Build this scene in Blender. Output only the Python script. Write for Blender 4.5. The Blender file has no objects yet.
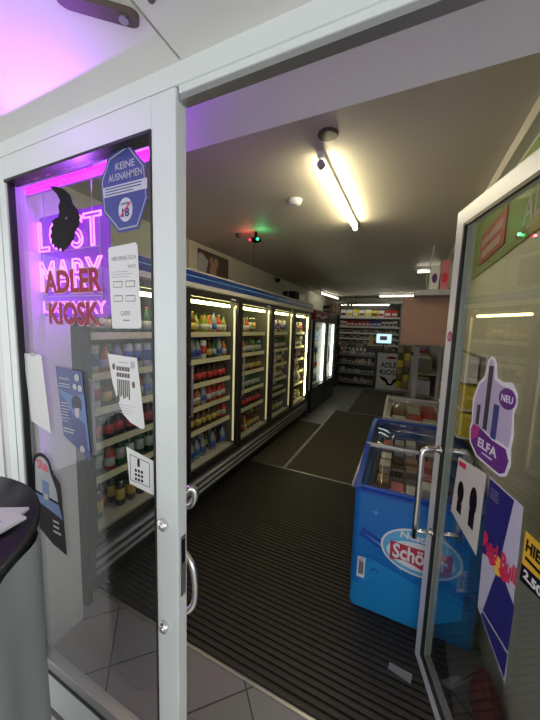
import bpy, bmesh, math, random
from mathutils import Vector, Matrix
random.seed(7)
S = bpy.context.scene
COL = S.collection
PI = math.pi

# ------------------------------------------------------------------ camera
cam_d = bpy.data.cameras.new('camera'); cam = bpy.data.objects.new('camera', cam_d); COL.objects.link(cam)
cam_d.sensor_fit = 'VERTICAL'; cam_d.sensor_height = 24.0; cam_d.lens = 290.0/720*24.0
cam_d.clip_start = 0.02; cam_d.clip_end = 100
Rc = Matrix(((0.907, 0.421, 0.031), (-0.075, 0.089, 0.993), (0.415, -0.903, 0.112)))
q = Rc.transposed().to_quaternion(); q.normalize()
cam.matrix_world = Matrix.Translation((0, 0, 1.56)) @ q.to_matrix().to_4x4()
S.camera = cam
# ------------------------------------------------------------------ world, daylight
w = bpy.data.worlds.new('overcast_sky'); S.world = w; w.use_nodes = True
bg = w.node_tree.nodes['Background']; bg.inputs[0].default_value = (0.93, 0.97, 0.98, 1); bg.inputs[1].default_value = 1.65
S.view_settings.view_transform = 'Standard'; S.view_settings.look = 'None'
S.view_settings.gamma = 1; S.view_settings.use_curve_mapping = False
S.view_settings.exposure = 0.0
TUBE_E = 52.0        # ceiling fluorescent tubes
COOL_E = 17.0         # lamps inside the refrigerated cabinets
NEON_E = 2.6

# ------------------------------------------------------------------ materials
def mat(name, col, rough=0.5, metal=0.0, emit=None, es=0.0, spec=0.5, noise=0.0, nscale=8.0, bump=0.0, bscale=60.0, coat=0.0):
    m = bpy.data.materials.new(name); m.use_nodes = True
    nt = m.node_tree; b = nt.nodes['Principled BSDF']
    c = (*col, 1)
    b.inputs['Base Color'].default_value = c
    b.inputs['Roughness'].default_value = rough; b.inputs['Metallic'].default_value = metal
    b.inputs['Specular IOR Level'].default_value = spec
    b.inputs['Coat Weight'].default_value = coat
    if emit: b.inputs['Emission Color'].default_value = (*emit, 1); b.inputs['Emission Strength'].default_value = es
    tc = nt.nodes.new('ShaderNodeTexCoord')
    if noise > 0:
        n = nt.nodes.new('ShaderNodeTexNoise'); n.inputs['Scale'].default_value = nscale; n.inputs['Detail'].default_value = 5
        nt.links.new(tc.outputs['Object'], n.inputs['Vector'])
        mx = nt.nodes.new('ShaderNodeMix'); mx.data_type = 'RGBA'
        mx.inputs['A'].default_value = tuple(v*(1-noise) for v in col)+(1,)
        mx.inputs['B'].default_value = tuple(min(1, v*(1+noise)) for v in col)+(1,)
        nt.links.new(n.outputs['Fac'], mx.inputs['Factor']); nt.links.new(mx.outputs['Result'], b.inputs['Base Color'])
    if bump > 0:
        n2 = nt.nodes.new('ShaderNodeTexNoise'); n2.inputs['Scale'].default_value = bscale
        nt.links.new(tc.outputs['Object'], n2.inputs['Vector'])
        bp = nt.nodes.new('ShaderNodeBump'); bp.inputs['Strength'].default_value = bump; bp.inputs['Distance'].default_value = 0.01
        nt.links.new(n2.outputs['Fac'], bp.inputs['Height']); nt.links.new(bp.outputs['Normal'], b.inputs['Normal'])
    return m
def glass(name, tint=(0.93, 0.96, 0.95), k=1.6, rough=0.0, base=0.02):
    m = bpy.data.materials.new(name); m.use_nodes = True; nt = m.node_tree
    nt.nodes.remove(nt.nodes['Principled BSDF']); out = nt.nodes['Material Output']
    t = nt.nodes.new('ShaderNodeBsdfTransparent'); t.inputs[0].default_value = (*tint, 1)
    g = nt.nodes.new('ShaderNodeBsdfGlossy'); g.inputs['Roughness'].default_value = rough; g.inputs[0].default_value = (1, 1, 1, 1)
    lw = nt.nodes.new('ShaderNodeLayerWeight'); lw.inputs[0].default_value = 0.5
    fr = nt.nodes.new('ShaderNodeMath'); fr.operation = 'POWER'; fr.inputs[1].default_value = 4.0
    nt.links.new(lw.outputs['Facing'], fr.inputs[0])
    ma = nt.nodes.new('ShaderNodeMath'); ma.operation = 'MULTIPLY_ADD'; ma.inputs[1].default_value = k; ma.inputs[2].default_value = base; ma.use_clamp = True
    mx = nt.nodes.new('ShaderNodeMixShader')
    nt.links.new(fr.outputs[0], ma.inputs[0]); nt.links.new(ma.outputs[0], mx.inputs[0])
    nt.links.new(t.outputs[0], mx.inputs[1]); nt.links.new(g.outputs[0], mx.inputs[2]); nt.links.new(mx.outputs[0], out.inputs[0])
    return m
def tile_mat():
    m = mat('floor_tile', (0.22, 0.215, 0.21), 0.38, noise=0.0)
    nt = m.node_tree; b = nt.nodes['Principled BSDF']
    tc = nt.nodes.new('ShaderNodeTexCoord'); mp = nt.nodes.new('ShaderNodeMapping')
    mp.inputs['Rotation'].default_value = (0, 0, PI/4); mp.inputs['Location'].default_value = (-0.02, -0.112, 0)
    br = nt.nodes.new('ShaderNodeTexBrick'); br.offset = 0; br.squash = 1
    br.inputs['Scale'].default_value = 1.0; br.inputs['Brick Width'].default_value = 0.283; br.inputs['Row Height'].default_value = 0.283
    br.inputs['Mortar Size'].default_value = 0.0035; br.inputs['Mortar Smooth'].default_value = 0.1
    br.inputs['Color1'].default_value = (0.30, 0.29, 0.285, 1); br.inputs['Color2'].default_value = (0.27, 0.262, 0.258, 1)
    br.inputs['Mortar'].default_value = (0.06, 0.058, 0.055, 1)
    n = nt.nodes.new('ShaderNodeTexNoise'); n.inputs['Scale'].default_value = 3.0; n.inputs['Detail'].default_value = 6
    mx = nt.nodes.new('ShaderNodeMix'); mx.data_type = 'RGBA'; mx.blend_type = 'MULTIPLY'; mx.inputs['Factor'].default_value = 0.35
    nt.links.new(tc.outputs['Object'], mp.inputs['Vector']); nt.links.new(mp.outputs['Vector'], br.inputs['Vector'])
    nt.links.new(tc.outputs['Object'], n.inputs['Vector'])
    nt.links.new(br.outputs['Color'], mx.inputs['A']); nt.links.new(n.outputs['Color'], mx.inputs['B'])
    nt.links.new(mx.outputs['Result'], b.inputs['Base Color'])
    return m
M = {}
M['tile'] = tile_mat()
M['pave'] = mat('light_pavement', (0.62, 0.61, 0.58), 0.8, noise=0.1, nscale=6)
M['ceil'] = mat('ceiling_paint', (0.52, 0.485, 0.42), 0.55, noise=0.05, nscale=1.5)
M['wall'] = mat('interior_wall_paint', (0.60, 0.59, 0.50), 0.7, noise=0.05)
M['wallwhite'] = mat('white_wall_panel', (0.72, 0.71, 0.70), 0.5, noise=0.03)
M['box'] = mat('shutter_box_paint', (0.88, 0.86, 0.88), 0.5, noise=0.03, nscale=2)
M['soffit'] = mat('porch_soffit_paint', (0.74, 0.72, 0.70), 0.6, noise=0.03, nscale=2)
M['frame'] = mat('white_door_frame', (0.70, 0.73, 0.715), 0.3, noise=0.03, nscale=5)
M['alu'] = mat('brushed_aluminium', (0.42, 0.42, 0.42), 0.35, 0.8)
M['chrome'] = mat('polished_steel', (0.75, 0.74, 0.72), 0.12, 1.0)
M['gasket'] = mat('black_rubber_gasket', (0.012, 0.012, 0.013), 0.5)
M['glass'] = glass('window_glass', k=0.45, base=0.018)
M['leafglass'] = glass('open_door_glass', (0.88, 0.90, 0.87), k=0.6, base=0.09)
M['coolglass'] = glass('cabinet_glass', (0.97, 0.98, 0.97), k=0.4, base=0.01)
M['lidglass'] = glass('freezer_lid_glass', (0.90, 0.91, 0.91), k=0.45, base=0.03)
M['mat'] = mat('ribbed_rubber_mat', (0.030, 0.027, 0.021), 0.5, noise=0.35, nscale=30)
M['mat2'] = mat('brown_carpet_mat', (0.070, 0.060, 0.043), 0.85, noise=0.35, nscale=40, bump=0.4, bscale=300)
M['dark'] = mat('dark_cabinet_frame', (0.022, 0.018, 0.018), 0.35)
M['cabgrey'] = mat('grey_cabinet_base', (0.10, 0.10, 0.10), 0.35, 0.3)
M['cabin'] = mat('cabinet_liner', (0.13, 0.135, 0.11), 0.5)
M['blue'] = mat('cooler_header_blue', (0.012, 0.04, 0.22), 0.25)
M['cream'] = mat('cream_trim', (0.62, 0.60, 0.52), 0.4)
M['rail'] = mat('price_rail_white', (0.72, 0.67, 0.44), 0.4)
M['tube'] = mat('fluorescent_tube', (1, 1, 0.9), 0.3, emit=(1.0, 0.88, 0.55), es=TUBE_E)
M['tubefar'] = mat('far_fluorescent_tube', (1, 1, 0.9), 0.3, emit=(1.0, 0.95, 0.74), es=8.0)
M['cooltube'] = mat('cabinet_lamp', (1, 1, 0.9), 0.3, emit=(1.0, 0.86, 0.36), es=COOL_E)
M['whitetube'] = mat('fridge_lamp', (1, 1, 1), 0.3, emit=(0.92, 1.0, 0.85), es=6.0)
M['neon'] = mat('pink_neon_tube', (1, .5, 1), 0.3, emit=(1.0, 0.16, 0.90), es=NEON_E)
M['violet'] = mat('violet_led', (0.6, 0.1, 1), 0.3, emit=(0.30, 0.0, 0.95), es=14)
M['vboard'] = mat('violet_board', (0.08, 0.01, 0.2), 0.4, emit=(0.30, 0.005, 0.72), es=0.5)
M['coolpost'] = mat('cabinet_side_lamp', (1, 1, .8), 0.4, emit=(1.0, 0.85, 0.4), es=0.45)
M['fblue'] = mat('freezer_blue', (0.012, 0.17, 0.50), 0.3, noise=0.25, nscale=4)
M['fblue2'] = mat('freezer_light_blue', (0.015, 0.26, 0.60), 0.35)
M['fblue3'] = mat('freezer_deep_blue', (0.012, 0.07, 0.38), 0.3)
M['logoblue'] = mat('logo_sky_blue', (0.12, 0.45, 0.72), 0.35)
M['logored'] = mat('logo_red', (0.50, 0.03, 0.06), 0.4)
M['white'] = mat('white_print', (0.78, 0.78, 0.78), 0.5)
M['paper'] = mat('white_paper', (0.70, 0.69, 0.68), 0.7, noise=0.04)
M['black'] = mat('black_print', (0.006, 0.004, 0.008), 0.6, spec=0.15)
M['grey'] = mat('grey_metal_shelf', (0.30, 0.30, 0.29), 0.45, 0.3)
M['greytext'] = mat('grey_print', (0.18, 0.18, 0.19), 0.6)
M['lightgrey'] = mat('light_grey_print', (0.42, 0.42, 0.45), 0.6)
M['brown'] = mat('brown_panel', (0.37, 0.225, 0.17), 0.6, noise=0.06)
M['navy'] = mat('navy_print', (0.022, 0.02, 0.15), 0.4)
M['indigo'] = mat('poster_indigo', (0.05, 0.06, 0.20), 0.45)
M['skyblue'] = mat('poster_sky', (0.08, 0.16, 0.36), 0.45)
M['octblue'] = mat('octagon_blue', (0.045, 0.055, 0.25), 0.4)
M['red'] = mat('sign_red', (0.28, 0.004, 0.045), 0.5, spec=0.3)
M['rbred'] = mat('lettering_red', (0.65, 0.02, 0.08), 0.4)
M['yellow'] = mat('sign_yellow', (0.80, 0.48, 0.03), 0.4)
M['outline'] = mat('pale_pink_outline', (0.50, 0.30, 0.32), 0.5)
M['sun'] = mat('sun_yellow', (0.90, 0.55, 0.05), 0.4)
M['silver'] = mat('poster_silver', (0.52, 0.52, 0.60), 0.4)
M['purple'] = mat('sticker_purple', (0.14, 0.03, 0.22), 0.4)
M['magenta'] = mat('sticker_magenta', (0.45, 0.04, 0.22), 0.4)
M['mauve'] = mat('sticker_pale_mauve', (0.50, 0.45, 0.58), 0.4)
M['green'] = mat('banner_green', (0.20, 0.28, 0.10), 0.6)
M['redsign'] = mat('banner_red', (0.38, 0.08, 0.07), 0.6)
M['skin'] = mat('poster_skin', (0.50, 0.40, 0.45), 0.6)
M['hair'] = mat('poster_hair', (0.06, 0.05, 0.08), 0.6)
M['tabletop'] = mat('black_table_top', (0.012, 0.011, 0.016), 0.35)
M['cloth'] = mat('grey_stretch_cloth', (0.30, 0.33, 0.34), 0.55, noise=0.15, nscale=3)
M['screen'] = mat('screen_glow', (0.1, 0.1, 0.1), 0.3, emit=(0.55, 0.85, 0.95), es=1.2)
M['ledred'] = mat('red_led', (1, 0, 0), 0.3, emit=(1, 0.03, 0.06), es=4)
M['ledgreen'] = mat('green_led', (0, 1, 0), 0.3, emit=(0.03, 1, 0.3), es=4)
M['wood'] = mat('photo_brown', (0.10, 0.07, 0.06), 0.5, noise=0.3, nscale=10)
M['wallred'] = mat('dark_red_fabric', (0.16, 0.02, 0.03), 0.8, noise=0.4)
def pc(n, c, r=0.35): M[n] = mat(n, c, r)
pc('b_brown', (0.10, 0.035, 0.01), 0.15); pc('b_green', (0.02, 0.10, 0.03), 0.15); pc('b_cola', (0.03, 0.01, 0.008), 0.15)
pc('b_orange', (0.45, 0.16, 0.02), 0.2); pc('b_clear', (0.26, 0.30, 0.30), 0.15); pc('b_red', (0.45, 0.03, 0.02), 0.25)
pc('b_lime', (0.20, 0.25, 0.03), 0.2); pc('l_white', (0.45, 0.45, 0.42)); pc('l_red', (0.5, 0.03, 0.03)); pc('l_blue', (0.03, 0.08, 0.35))
pc('l_gold', (0.55, 0.38, 0.08)); pc('p_pink', (0.62, 0.2, 0.25)); pc('p_tan', (0.40, 0.27, 0.17)); pc('p_yellow', (0.75, 0.58, 0.05))
pc('p_olive', (0.13, 0.13, 0.05)); pc('p_dark', (0.05, 0.05, 0.05)); pc('p_white', (0.72, 0.72, 0.68)); pc('p_blue', (0.03, 0.06, 0.40)); pc('p_red', (0.50, 0.03, 0.03))
pc('b_can', (0.50, 0.50, 0.52), 0.3)

# ------------------------------------------------------------------ helpers
def tag(o, label=None, cat=None, group=None, kind=None):
    if label: o['label'] = label
    if cat: o['category'] = cat
    if group: o['group'] = group
    if kind: o['kind'] = kind
    return o
def thing(name, label, cat, loc=(0, 0, 0), rotz=0.0, group=None):
    o = bpy.data.objects.new(name, None); COL.objects.link(o); o.empty_display_size = 0.05
    o.location = loc; o.rotation_euler = (0, 0, rotz)
    return tag(o, label, cat, group)
def worldmat(o):
    m = Matrix.Translation(o.location) @ o.rotation_euler.to_matrix().to_4x4()
    return m
def obj(name, bm, m, parent=None, smooth=False, local=False):
    """link bm as one mesh object; world-space vertices unless local, re-expressed about its parent / its own base"""
    me = bpy.data.meshes.new(name)
    if parent is not None:
        if not local:
            top = parent; chain = Matrix.Identity(4)
            while top is not None:
                chain = worldmat(top) @ chain; top = top.parent
            bm.transform(chain.inverted())
    bmesh.ops.recalc_face_normals(bm, faces=bm.faces)
    org = Vector((0, 0, 0))
    if len(bm.verts):
        xs = [v.co.x for v in bm.verts]; ys = [v.co.y for v in bm.verts]; zs = [v.co.z for v in bm.verts]
        if not local:
            org = Vector(((min(xs)+max(xs))/2, (min(ys)+max(ys))/2, min(zs)))
            bm.transform(Matrix.Translation(-org))
    bm.to_mesh(me); bm.free()
    if smooth:
        for p in me.polygons: p.use_smooth = True
    ms = m if isinstance(m, (list, tuple)) else [m]
    for x in ms: me.materials.append(M[x] if isinstance(x, str) else x)
    o = bpy.data.objects.new(name, me); COL.objects.link(o)
    o.location = org
    if parent is not None: o.parent = parent
    return o
def B(): return bmesh.new()
def box(bm, x0, x1, y0, y1, z0, z1, bev=0.0, mi=0, mtx=None):
    r = bmesh.ops.create_cube(bm, size=1.0)
    vs = r['verts']
    for v in vs:
        v.co = Vector((x0+(v.co.x+.5)*(x1-x0), y0+(v.co.y+.5)*(y1-y0), z0+(v.co.z+.5)*(z1-z0)))
    fs = set(f for v in vs for f in v.link_faces)
    if bev > 0:
        es = list(set(e for v in vs for e in v.link_edges))
        g = bmesh.ops.bevel(bm, geom=es, offset=bev, segments=2, affect='EDGES', profile=0.6)
        fs = set(g['faces']) | {f for f in fs if f.is_valid}
        vs = list({v for f in fs for v in f.verts})
    for f in fs: f.material_index = mi
    if mtx is not None: bmesh.ops.transform(bm, matrix=mtx, verts=vs)
    return bm
def bx(*a, **k): return box(B(), *a, **k)
def tube(bm, pts, r, seg=10, closed=False, mi=0):
    pts = [Vector(p) for p in pts]; n = len(pts); rings = []
    prev = None
    for i, p in enumerate(pts):
        a = pts[max(i-1, 0)]; b = pts[min(i+1, n-1)]; t = (b-a).normalized()
        ref = Vector((0, 0, 1)) if abs(t.z) < 0.9 else Vector((1, 0, 0))
        if prev is not None and prev.cross(t).length > 1e-4:
            u = (prev - t*prev.dot(t)).normalized()
        else: u = t.cross(ref).normalized()
        prev = u; v = t.cross(u)
        rr = r[i] if isinstance(r, (list, tuple)) else r
        rings.append([bm.verts.new(p + (u*math.cos(2*PI*k/seg)+v*math.sin(2*PI*k/seg))*rr) for k in range(seg)])
    for i in range(n-1):
        for k in range(seg):
            f = bm.faces.new((rings[i][k], rings[i][(k+1) % seg], rings[i+1][(k+1) % seg], rings[i+1][k])); f.material_index = mi
    f = bm.faces.new(rings[0][::-1]); f.material_index = mi
    f = bm.faces.new(rings[-1]); f.material_index = mi
    return bm
def lathe(bm, prof, c=(0, 0, 0), seg=16, mi=0):
    rings = []
    for r, z in prof:
        rings.append([bm.verts.new((c[0]+r*math.cos(2*PI*k/seg), c[1]+r*math.sin(2*PI*k/seg), c[2]+z)) for k in range(seg)])
    for i in range(len(prof)-1):
        for k in range(seg):
            f = bm.faces.new((rings[i][k], rings[i][(k+1) % seg], rings[i+1][(k+1) % seg], rings[i+1][k])); f.material_index = mi
    bm.faces.new(rings[0][::-1]).material_index = mi; bm.faces.new(rings[-1]).material_index = mi
    return bm
class Pl:
    """a flat working plane: origin o, axes x and y (world), normal x cross y"""
    def __init__(s, o, x, y):
        s.o = Vector(o); s.x = Vector(x).normalized(); s.y = Vector(y).normalized(); s.n = s.x.cross(s.y)
    def p(s, a, b, h=0.0): return s.o + s.x*a + s.y*b + s.n*h
def poly(bm, pl, pts, h0, h1, mi=0):
    lo = [bm.verts.new(pl.p(a, b, h0)) for a, b in pts]; hi = [bm.verts.new(pl.p(a, b, h1)) for a, b in pts]
    n = len(pts)
    bm.faces.new(lo[::-1]).material_index = mi; bm.faces.new(hi).material_index = mi
    for i in range(n): bm.faces.new((lo[i], lo[(i+1) % n], hi[(i+1) % n], hi[i])).material_index = mi
    return bm
def rect(bm, pl, a0, a1, b0, b1, h0, h1, mi=0): return poly(bm, pl, [(a0, b0), (a1, b0), (a1, b1), (a0, b1)], h0, h1, mi)
def ell(cx, cy, rx, ry, n=28, a0=0, a1=2*PI): return [(cx+rx*math.cos(a0+(a1-a0)*i/n), cy+ry*math.sin(a0+(a1-a0)*i/n)) for i in range(n)]
def text(bm, pl, s, cx, cy, width, height, h, thick=0.0006, bold=0.0, outline=0.0, mi=0, rot=0.0, shear=0.0):
    """adds lettering centred on (cx,cy), scaled to width x height on plane pl"""
    cu = bpy.data.curves.new('t', 'FONT'); cu.body = s; cu.size = 1; cu.resolution_u = 3
    cu.offset = bold
    if outline > 0: cu.fill_mode = 'NONE'; cu.bevel_depth = outline; cu.bevel_resolution = 1
    cu.shear = shear
    o = bpy.data.objects.new('t', cu); COL.objects.link(o)
    dg = bpy.context.evaluated_depsgraph_get(); dg.update()
    me = bpy.data.meshes.new_from_object(o.evaluated_get(dg))
    bpy.data.objects.remove(o); bpy.data.curves.remove(cu)
    t = B(); t.from_mesh(me); bpy.data.meshes.remove(me)
    if not t.verts: t.free(); return bm
    xs = [v.co.x for v in t.verts]; ys = [v.co.y for v in t.verts]
    x0, x1, y0, y1 = min(xs), max(xs), min(ys), max(ys)
    sx = width/(x1-x0); sy = (height/(y1-y0)) if height else sx
    if outline == 0:
        g = bmesh.ops.extrude_face_region(t, geom=t.faces[:])
        for v in g['geom']:
            if isinstance(v, bmesh.types.BMVert): v.co.z += thick
    cr, sr = math.cos(rot), math.sin(rot)
    mp = {}
    for v in t.verts:
        a = (v.co.x-(x0+x1)/2)*sx; b = (v.co.y-(y0+y1)/2)*sy
        z = v.co.z if outline == 0 else v.co.z*sy
        mp[v] = bm.verts.new(pl.p(cx+a*cr-b*sr, cy+a*sr+b*cr, h+z))
    for f in t.faces:
        try: bm.faces.new([mp[v] for v in f.verts]).material_index = mi
        except ValueError: pass
    t.free()
    return bm
def lines(bm, pl, a0, a1, b0, b1, n, h, t=0.45, jag=0.3, mi=0):
    """rows of small illegible print"""
    st = (b1-b0)/n
    for i in range(n):
        y = b1-st*(i+.5); e = a1-(a1-a0)*random.random()*jag
        rect(bm, pl, a0, e, y-st*t/2, y+st*t/2, h, h+0.0004, mi)
    return bm
def struct(name, bm, m, parent=None, smooth=False):
    o = obj(name, bm, m, parent, smooth)
    if parent is None: o['kind'] = 'structure'
    return o
def copy_tree(o, parent=None):
    c = o.copy(); COL.objects.link(c); c.parent = parent
    for ch in list(o.children): copy_tree(ch, c)
    return c
def rr(x0, x1, y0, y1, r, n=5):
    pts = []
    for cx_, cy_, a in ((x1-r, y1-r, 0), (x0+r, y1-r, PI/2), (x0+r, y0+r, PI), (x1-r, y0+r, 3*PI/2)):
        for k in range(n+1): pts.append((cx_+r*math.cos(a+PI/2*k/n), cy_+r*math.sin(a+PI/2*k/n)))
    return pts
ORD = ['first', 'second', 'third', 'fourth', 'fifth', 'sixth', 'seventh', 'eighth', 'ninth', 'tenth']

# ================================================================== THE SETTING
YF = 0.56            # plane of the shop front
CZ = 2.5
struct('floor', bx(-3.2, 3.2, -3.0, 9.2, -0.06, 0.0), 'tile')
struct('floor', bx(-3.2, 3.2, -3.0, 0.55, 0.0, 0.004), 'pave')
struct('ceiling', bx(-2.35, 0.56, 0.64, 9.1, CZ, CZ+.06), 'ceil')
struct('wall_left', bx(-2.33, -2.25, 0.64, 9.1, 0, CZ), 'wall')
struct('wall_right', bx(0.46, 0.54, 0.64, 9.1, 0, CZ), 'wall')
struct('wall_back', bx(-2.25, 0.46, 9.0, 9.1, 0, CZ), 'wall')
struct('trim_1', bx(-2.25, 0.46, 0.64, 0.915, 2.20, CZ), 'box')                    # shutter housing behind the door head
struct('trim_2', bx(0.41, 0.46, 0.915, 8.9, 2.43, CZ), 'cream')                    # cable duct along the right ceiling edge
# porch soffit with a seam
bm = bx(-3.0, -0.502, -2.5, YF, 2.145, 2.19); box(bm, -0.496, 3.0, -2.5, YF, 2.145, 2.19)
box(bm, -0.502, -0.496, -2.5, YF, 2.155, 2.19)
sof = struct('ceiling', bm, 'soffit')
# front wall left of the frame, above and right
bm = bx(-3.0, -1.36, YF, 0.64, 0, 2.6); box(bm, -1.36, 0.56, YF+.01, 0.64, 2.19, 2.6); box(bm, 0.56, 3.0, YF, 0.64, 0, 2.6)
for i in range(12):
    xx = -1.40-i*0.09
    box(bm, xx-0.005, xx+0.005, YF-0.006, YF+0.001, 0, 2.145)
struct('wall_front', bm, 'wallwhite')
struct('wall_inner', bx(-2.25, -1.43, 0.645, 0.85, 0, 2.199), 'wallwhite')
# fixed outer frame
bm = bx(-1.36, 0.56, YF, YF+.04, 2.10, 2.19, bev=.002); box(bm, -1.36, -1.305, YF, YF+.08, 0, 2.10, bev=.002); box(bm, 0.435, 0.56, YF, YF+.08, 0, 2.10, bev=.002)
box(bm, -0.51, 0.43, YF+.005, YF+.038, 2.085, 2.101)
fr = struct('trim_3', bm, 'frame')
bm = bx(-0.51, 0.43, YF+.008, YF+.034, 2.072, 2.085)
for k in range(3): box(bm, -0.44+.07*k, -0.42+.07*k, YF+.022, YF+.03, 2.074, 2.083)
struct('trim_4', bm, 'alu')
struct('trim_5', bx(-0.49, 0.46, YF+.02, YF+.09, 0.0, 0.012, bev=.003), 'alu')
bm = B()
for k, xx in enumerate([-0.45, -0.38, -0.30]): tube(bm, [(xx, YF+.04, 2.07), (xx, YF+.04, 2.073)], 0.006, 8)

# ---------------------------------------------------------- door_1: closed left leaf with the stickers
gx0, gx1, gz0, gz1 = -1.262, -0.592, 0.225, 2.025
bm = bx(gx1, -0.515, YF, YF+.036, 0.012, 2.098, bev=.003)                          # lock stile
box(bm, -1.30, gx0, YF, YF+.036, 0.012, 2.098, bev=.003)
box(bm, gx0, gx1, YF, YF+.036, gz1, 2.098, bev=.002)
box(bm, gx0, gx1, YF, YF+.036, 0.012, 0.165, bev=.002)
d1 = struct('door_1', bm, 'frame')
bm = B()
t_ = 0.008
box(bm, gx0, gx0+t_, YF+.006, YF+.024, gz0, gz1); box(bm, gx1-t_*.6, gx1, YF-.002, YF+.024, gz0, gz1)
box(bm, gx0, gx1, YF-.003, YF+.036, gz1-t_, gz1); box(bm, gx0, gx1, YF+.0, YF+.036, gz0-.014-.046, gz0-.045)
struct('gasket', bm, 'gasket', d1)
struct('sill_strip', bx(gx0, gx1, YF+.002, YF+.036, gz0-.045, gz0, bev=.002), 'alu', d1)
struct('glass', bx(gx0+t_, gx1-t_*.6, YF+.022, YF+.028, gz0, gz1-t_), 'glass', d1)
for z in (1.012, 0.698):
    bm = B(); tube(bm, [(-0.563, YF-.012, z), (-0.563, YF+.004, z)], 0.0155, 20); tube(bm, [(-0.563, YF-.016, z), (-0.563, YF-.008, z)], 0.009, 12)
    struct('bolt', bm, 'chrome', d1, True)
bm = B()
P = []
for z0_, sg in ((1.012, 1), (0.698, -1)):
    pass
cr = [(-.563, .036, .698), (-.545, .055, .694), (-.527, .072, .705), (-.521, .08, .735), (-.522, .08, .79), (-.535, .08, .84), (-.570, .08, .875), (-.584, .08, .91), (-.584, .08, .965), (-.572, .08, 1.005), (-.537, .08, 1.03), (-.523, .08, 1.055), (-.523, .078, 1.078), (-.535, .068, 1.088), (-.552, .052, 1.06), (-.563, .036, 1.012)]
P = []
for k in range(len(cr)-1):          # smooth the bends
    p0, p1, p2, p3 = [Vector(cr[max(0, min(len(cr)-1, k+d_))]) for d_ in (-1, 0, 1, 2)]
    for m_ in range(4):
        t = m_/4; P.append(.5*((2*p1)+(p2-p0)*t+(2*p0-5*p1+4*p2-p3)*t*t+(3*p1-p0-3*p2+p3)*t**3)+Vector((0, YF, 0)))
P.append(Vector(cr[-1])+Vector((0, YF, 0)))
tube(bm, P, .0105, 12)
struct('handle', bm, 'chrome', d1, True)
struct('lock_plate', bx(-0.5155, -0.5135, YF+.010, YF+.030, 0.80, 0.98), 'alu', d1)
struct('lock_slot', bx(-0.5135, -0.5125, YF+.014, YF+.026, 0.90, 0.97), 'black', d1)

# ---------------------------------------------------------- door_2: open right leaf
F = Vector((0.160, 1.442, 0)); Hn = Vector((0.415, 0.561, 0)); dr = (Hn-F).normalized(); LW = (Hn-F).length
LP = Pl((F.x, F.y, 0), dr, (0, 0, 1))        # front face of the leaf, normal towards the street side
bm = B(); TH = 0.045
rect(bm, LP, 0, 0.058, 0.012, 2.045, -TH, 0); rect(bm, LP, LW-.06, LW, 0.012, 2.045, -TH, 0)
rect(bm, LP, 0.058, LW-.06, 1.985, 2.045, -TH, 0); rect(bm, LP, 0.058, LW-.06, 0.012, 0.075, -TH, 0)
d2 = struct('door_2', bm, 'frame')
bm = B()
rect(bm, LP, 0.058, 0.070, 0.075, 1.985, -.011, 0.002); rect(bm, LP, 0.074, LW-.06, 1.972, 1.985, -.011, 0.002)
rect(bm, LP, LW-.072, LW-.06, 0.075, 1.985, -.011, 0.002); rect(bm, LP, 0.074, LW-.06, 0.075, 0.088, -.011, 0.002)
struct('gasket', bm, 'gasket', d2)
bm = B(); rect(bm, LP, 0.072, LW-.07, 0.086, 1.974, -.018, -.012); struct('glass', bm, 'leafglass', d2)
bm = B()
tube(bm, [LP.p(.052, 1.062, 0), LP.p(.052, 1.062, .05), LP.p(.052, 1.055, .066), LP.p(.052, 1.03, .072), LP.p(.052, .9, .072), LP.p(.052, .72, .072), LP.p(.052, .648, .072)], 0.0125, 14)
tube(bm, [LP.p(.052, .68, 0), LP.p(.052, .68, .072)], 0.009, 12)
tube(bm, [LP.p(.052, 1.062, 0), LP.p(.052, 1.062, .004)], 0.02, 16); tube(bm, [LP.p(.052, .68, 0), LP.p(.052, .68, .004)], 0.018, 16)
struct('handle', bm, 'chrome', d2, True)
bm = B()
tube(bm, [LP.p(.052, 1.06, -TH), LP.p(.052, 1.062, -.10), LP.p(.052, 1.04, -.118), LP.p(.052, .9, -.118), LP.p(.052, .66, -.118)], 0.0125, 14)
tube(bm, [LP.p(.052, .68, -TH), LP.p(.052, .68, -.118)], 0.009, 12)
struct('handle', bm, 'chrome', d2, True)
bm = B()
for z in (0.25, 1.8): tube(bm, [LP.p(LW+.004, z-.05, -.02), LP.p(LW+.004, z+.05, -.02)], 0.012, 12)
struct('hinge', bm, 'alu', d2, True)

# ================================================================== MATS
def ribbed(name, x0, x1, y0, y1, pitch, h, m):
    bm = B(); y = y0
    box(bm, x0, x1, y0, y1, 0.0005, h*.35)
    while y+pitch*.7 < y1:
        box(bm, x0+.01, x1-.01, y+pitch*.1, y+pitch*.72, h*.3, h); y += pitch
    return obj(name, bm, m)
tag(ribbed('entrance_mat', -1.525, 0.30, 1.0, 2.86, 0.031, 0.014, 'mat'), 'large black ribbed rubber entrance mat just inside the doorway', 'mat')
tag(ribbed('edging_strip', -1.525, 0.30, 0.985, 1.0, 1, 0.010, 'alu'), 'thin metal edging strip along the front of the ribbed mat', 'edging strip')
for (x0, x1, y0, y1, lab) in ((-1.525, -1.13, 2.89, 4.55, 'short brown carpet mat beside the long glass cooler'), (-1.09, -0.14, 2.89, 5.50, 'brown carpet mat in the middle of the aisle left of the freezers'), (-0.88, 0.10, 5.54, 7.92, 'farthest brown carpet mat leading to the sales counter')):
    tag(obj('carpet_mat', bx(x0, x1, y0, y1, 0.0005, 0.009, bev=.003), 'mat2'), lab, 'mat')
bm = bx(-1.525, -0.14, 2.865, 2.885, 0.0005, 0.008)
tag(obj('edging_strip', bm, 'alu'), 'metal joining strip across the aisle behind the ribbed mat', 'edging strip')
tag(obj('edging_strip', bx(-1.125, -1.098, 2.89, 5.5, 0.0005, 0.008), 'grey'), 'pale joining strip running lengthwise between two carpet mats', 'edging strip')
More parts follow.
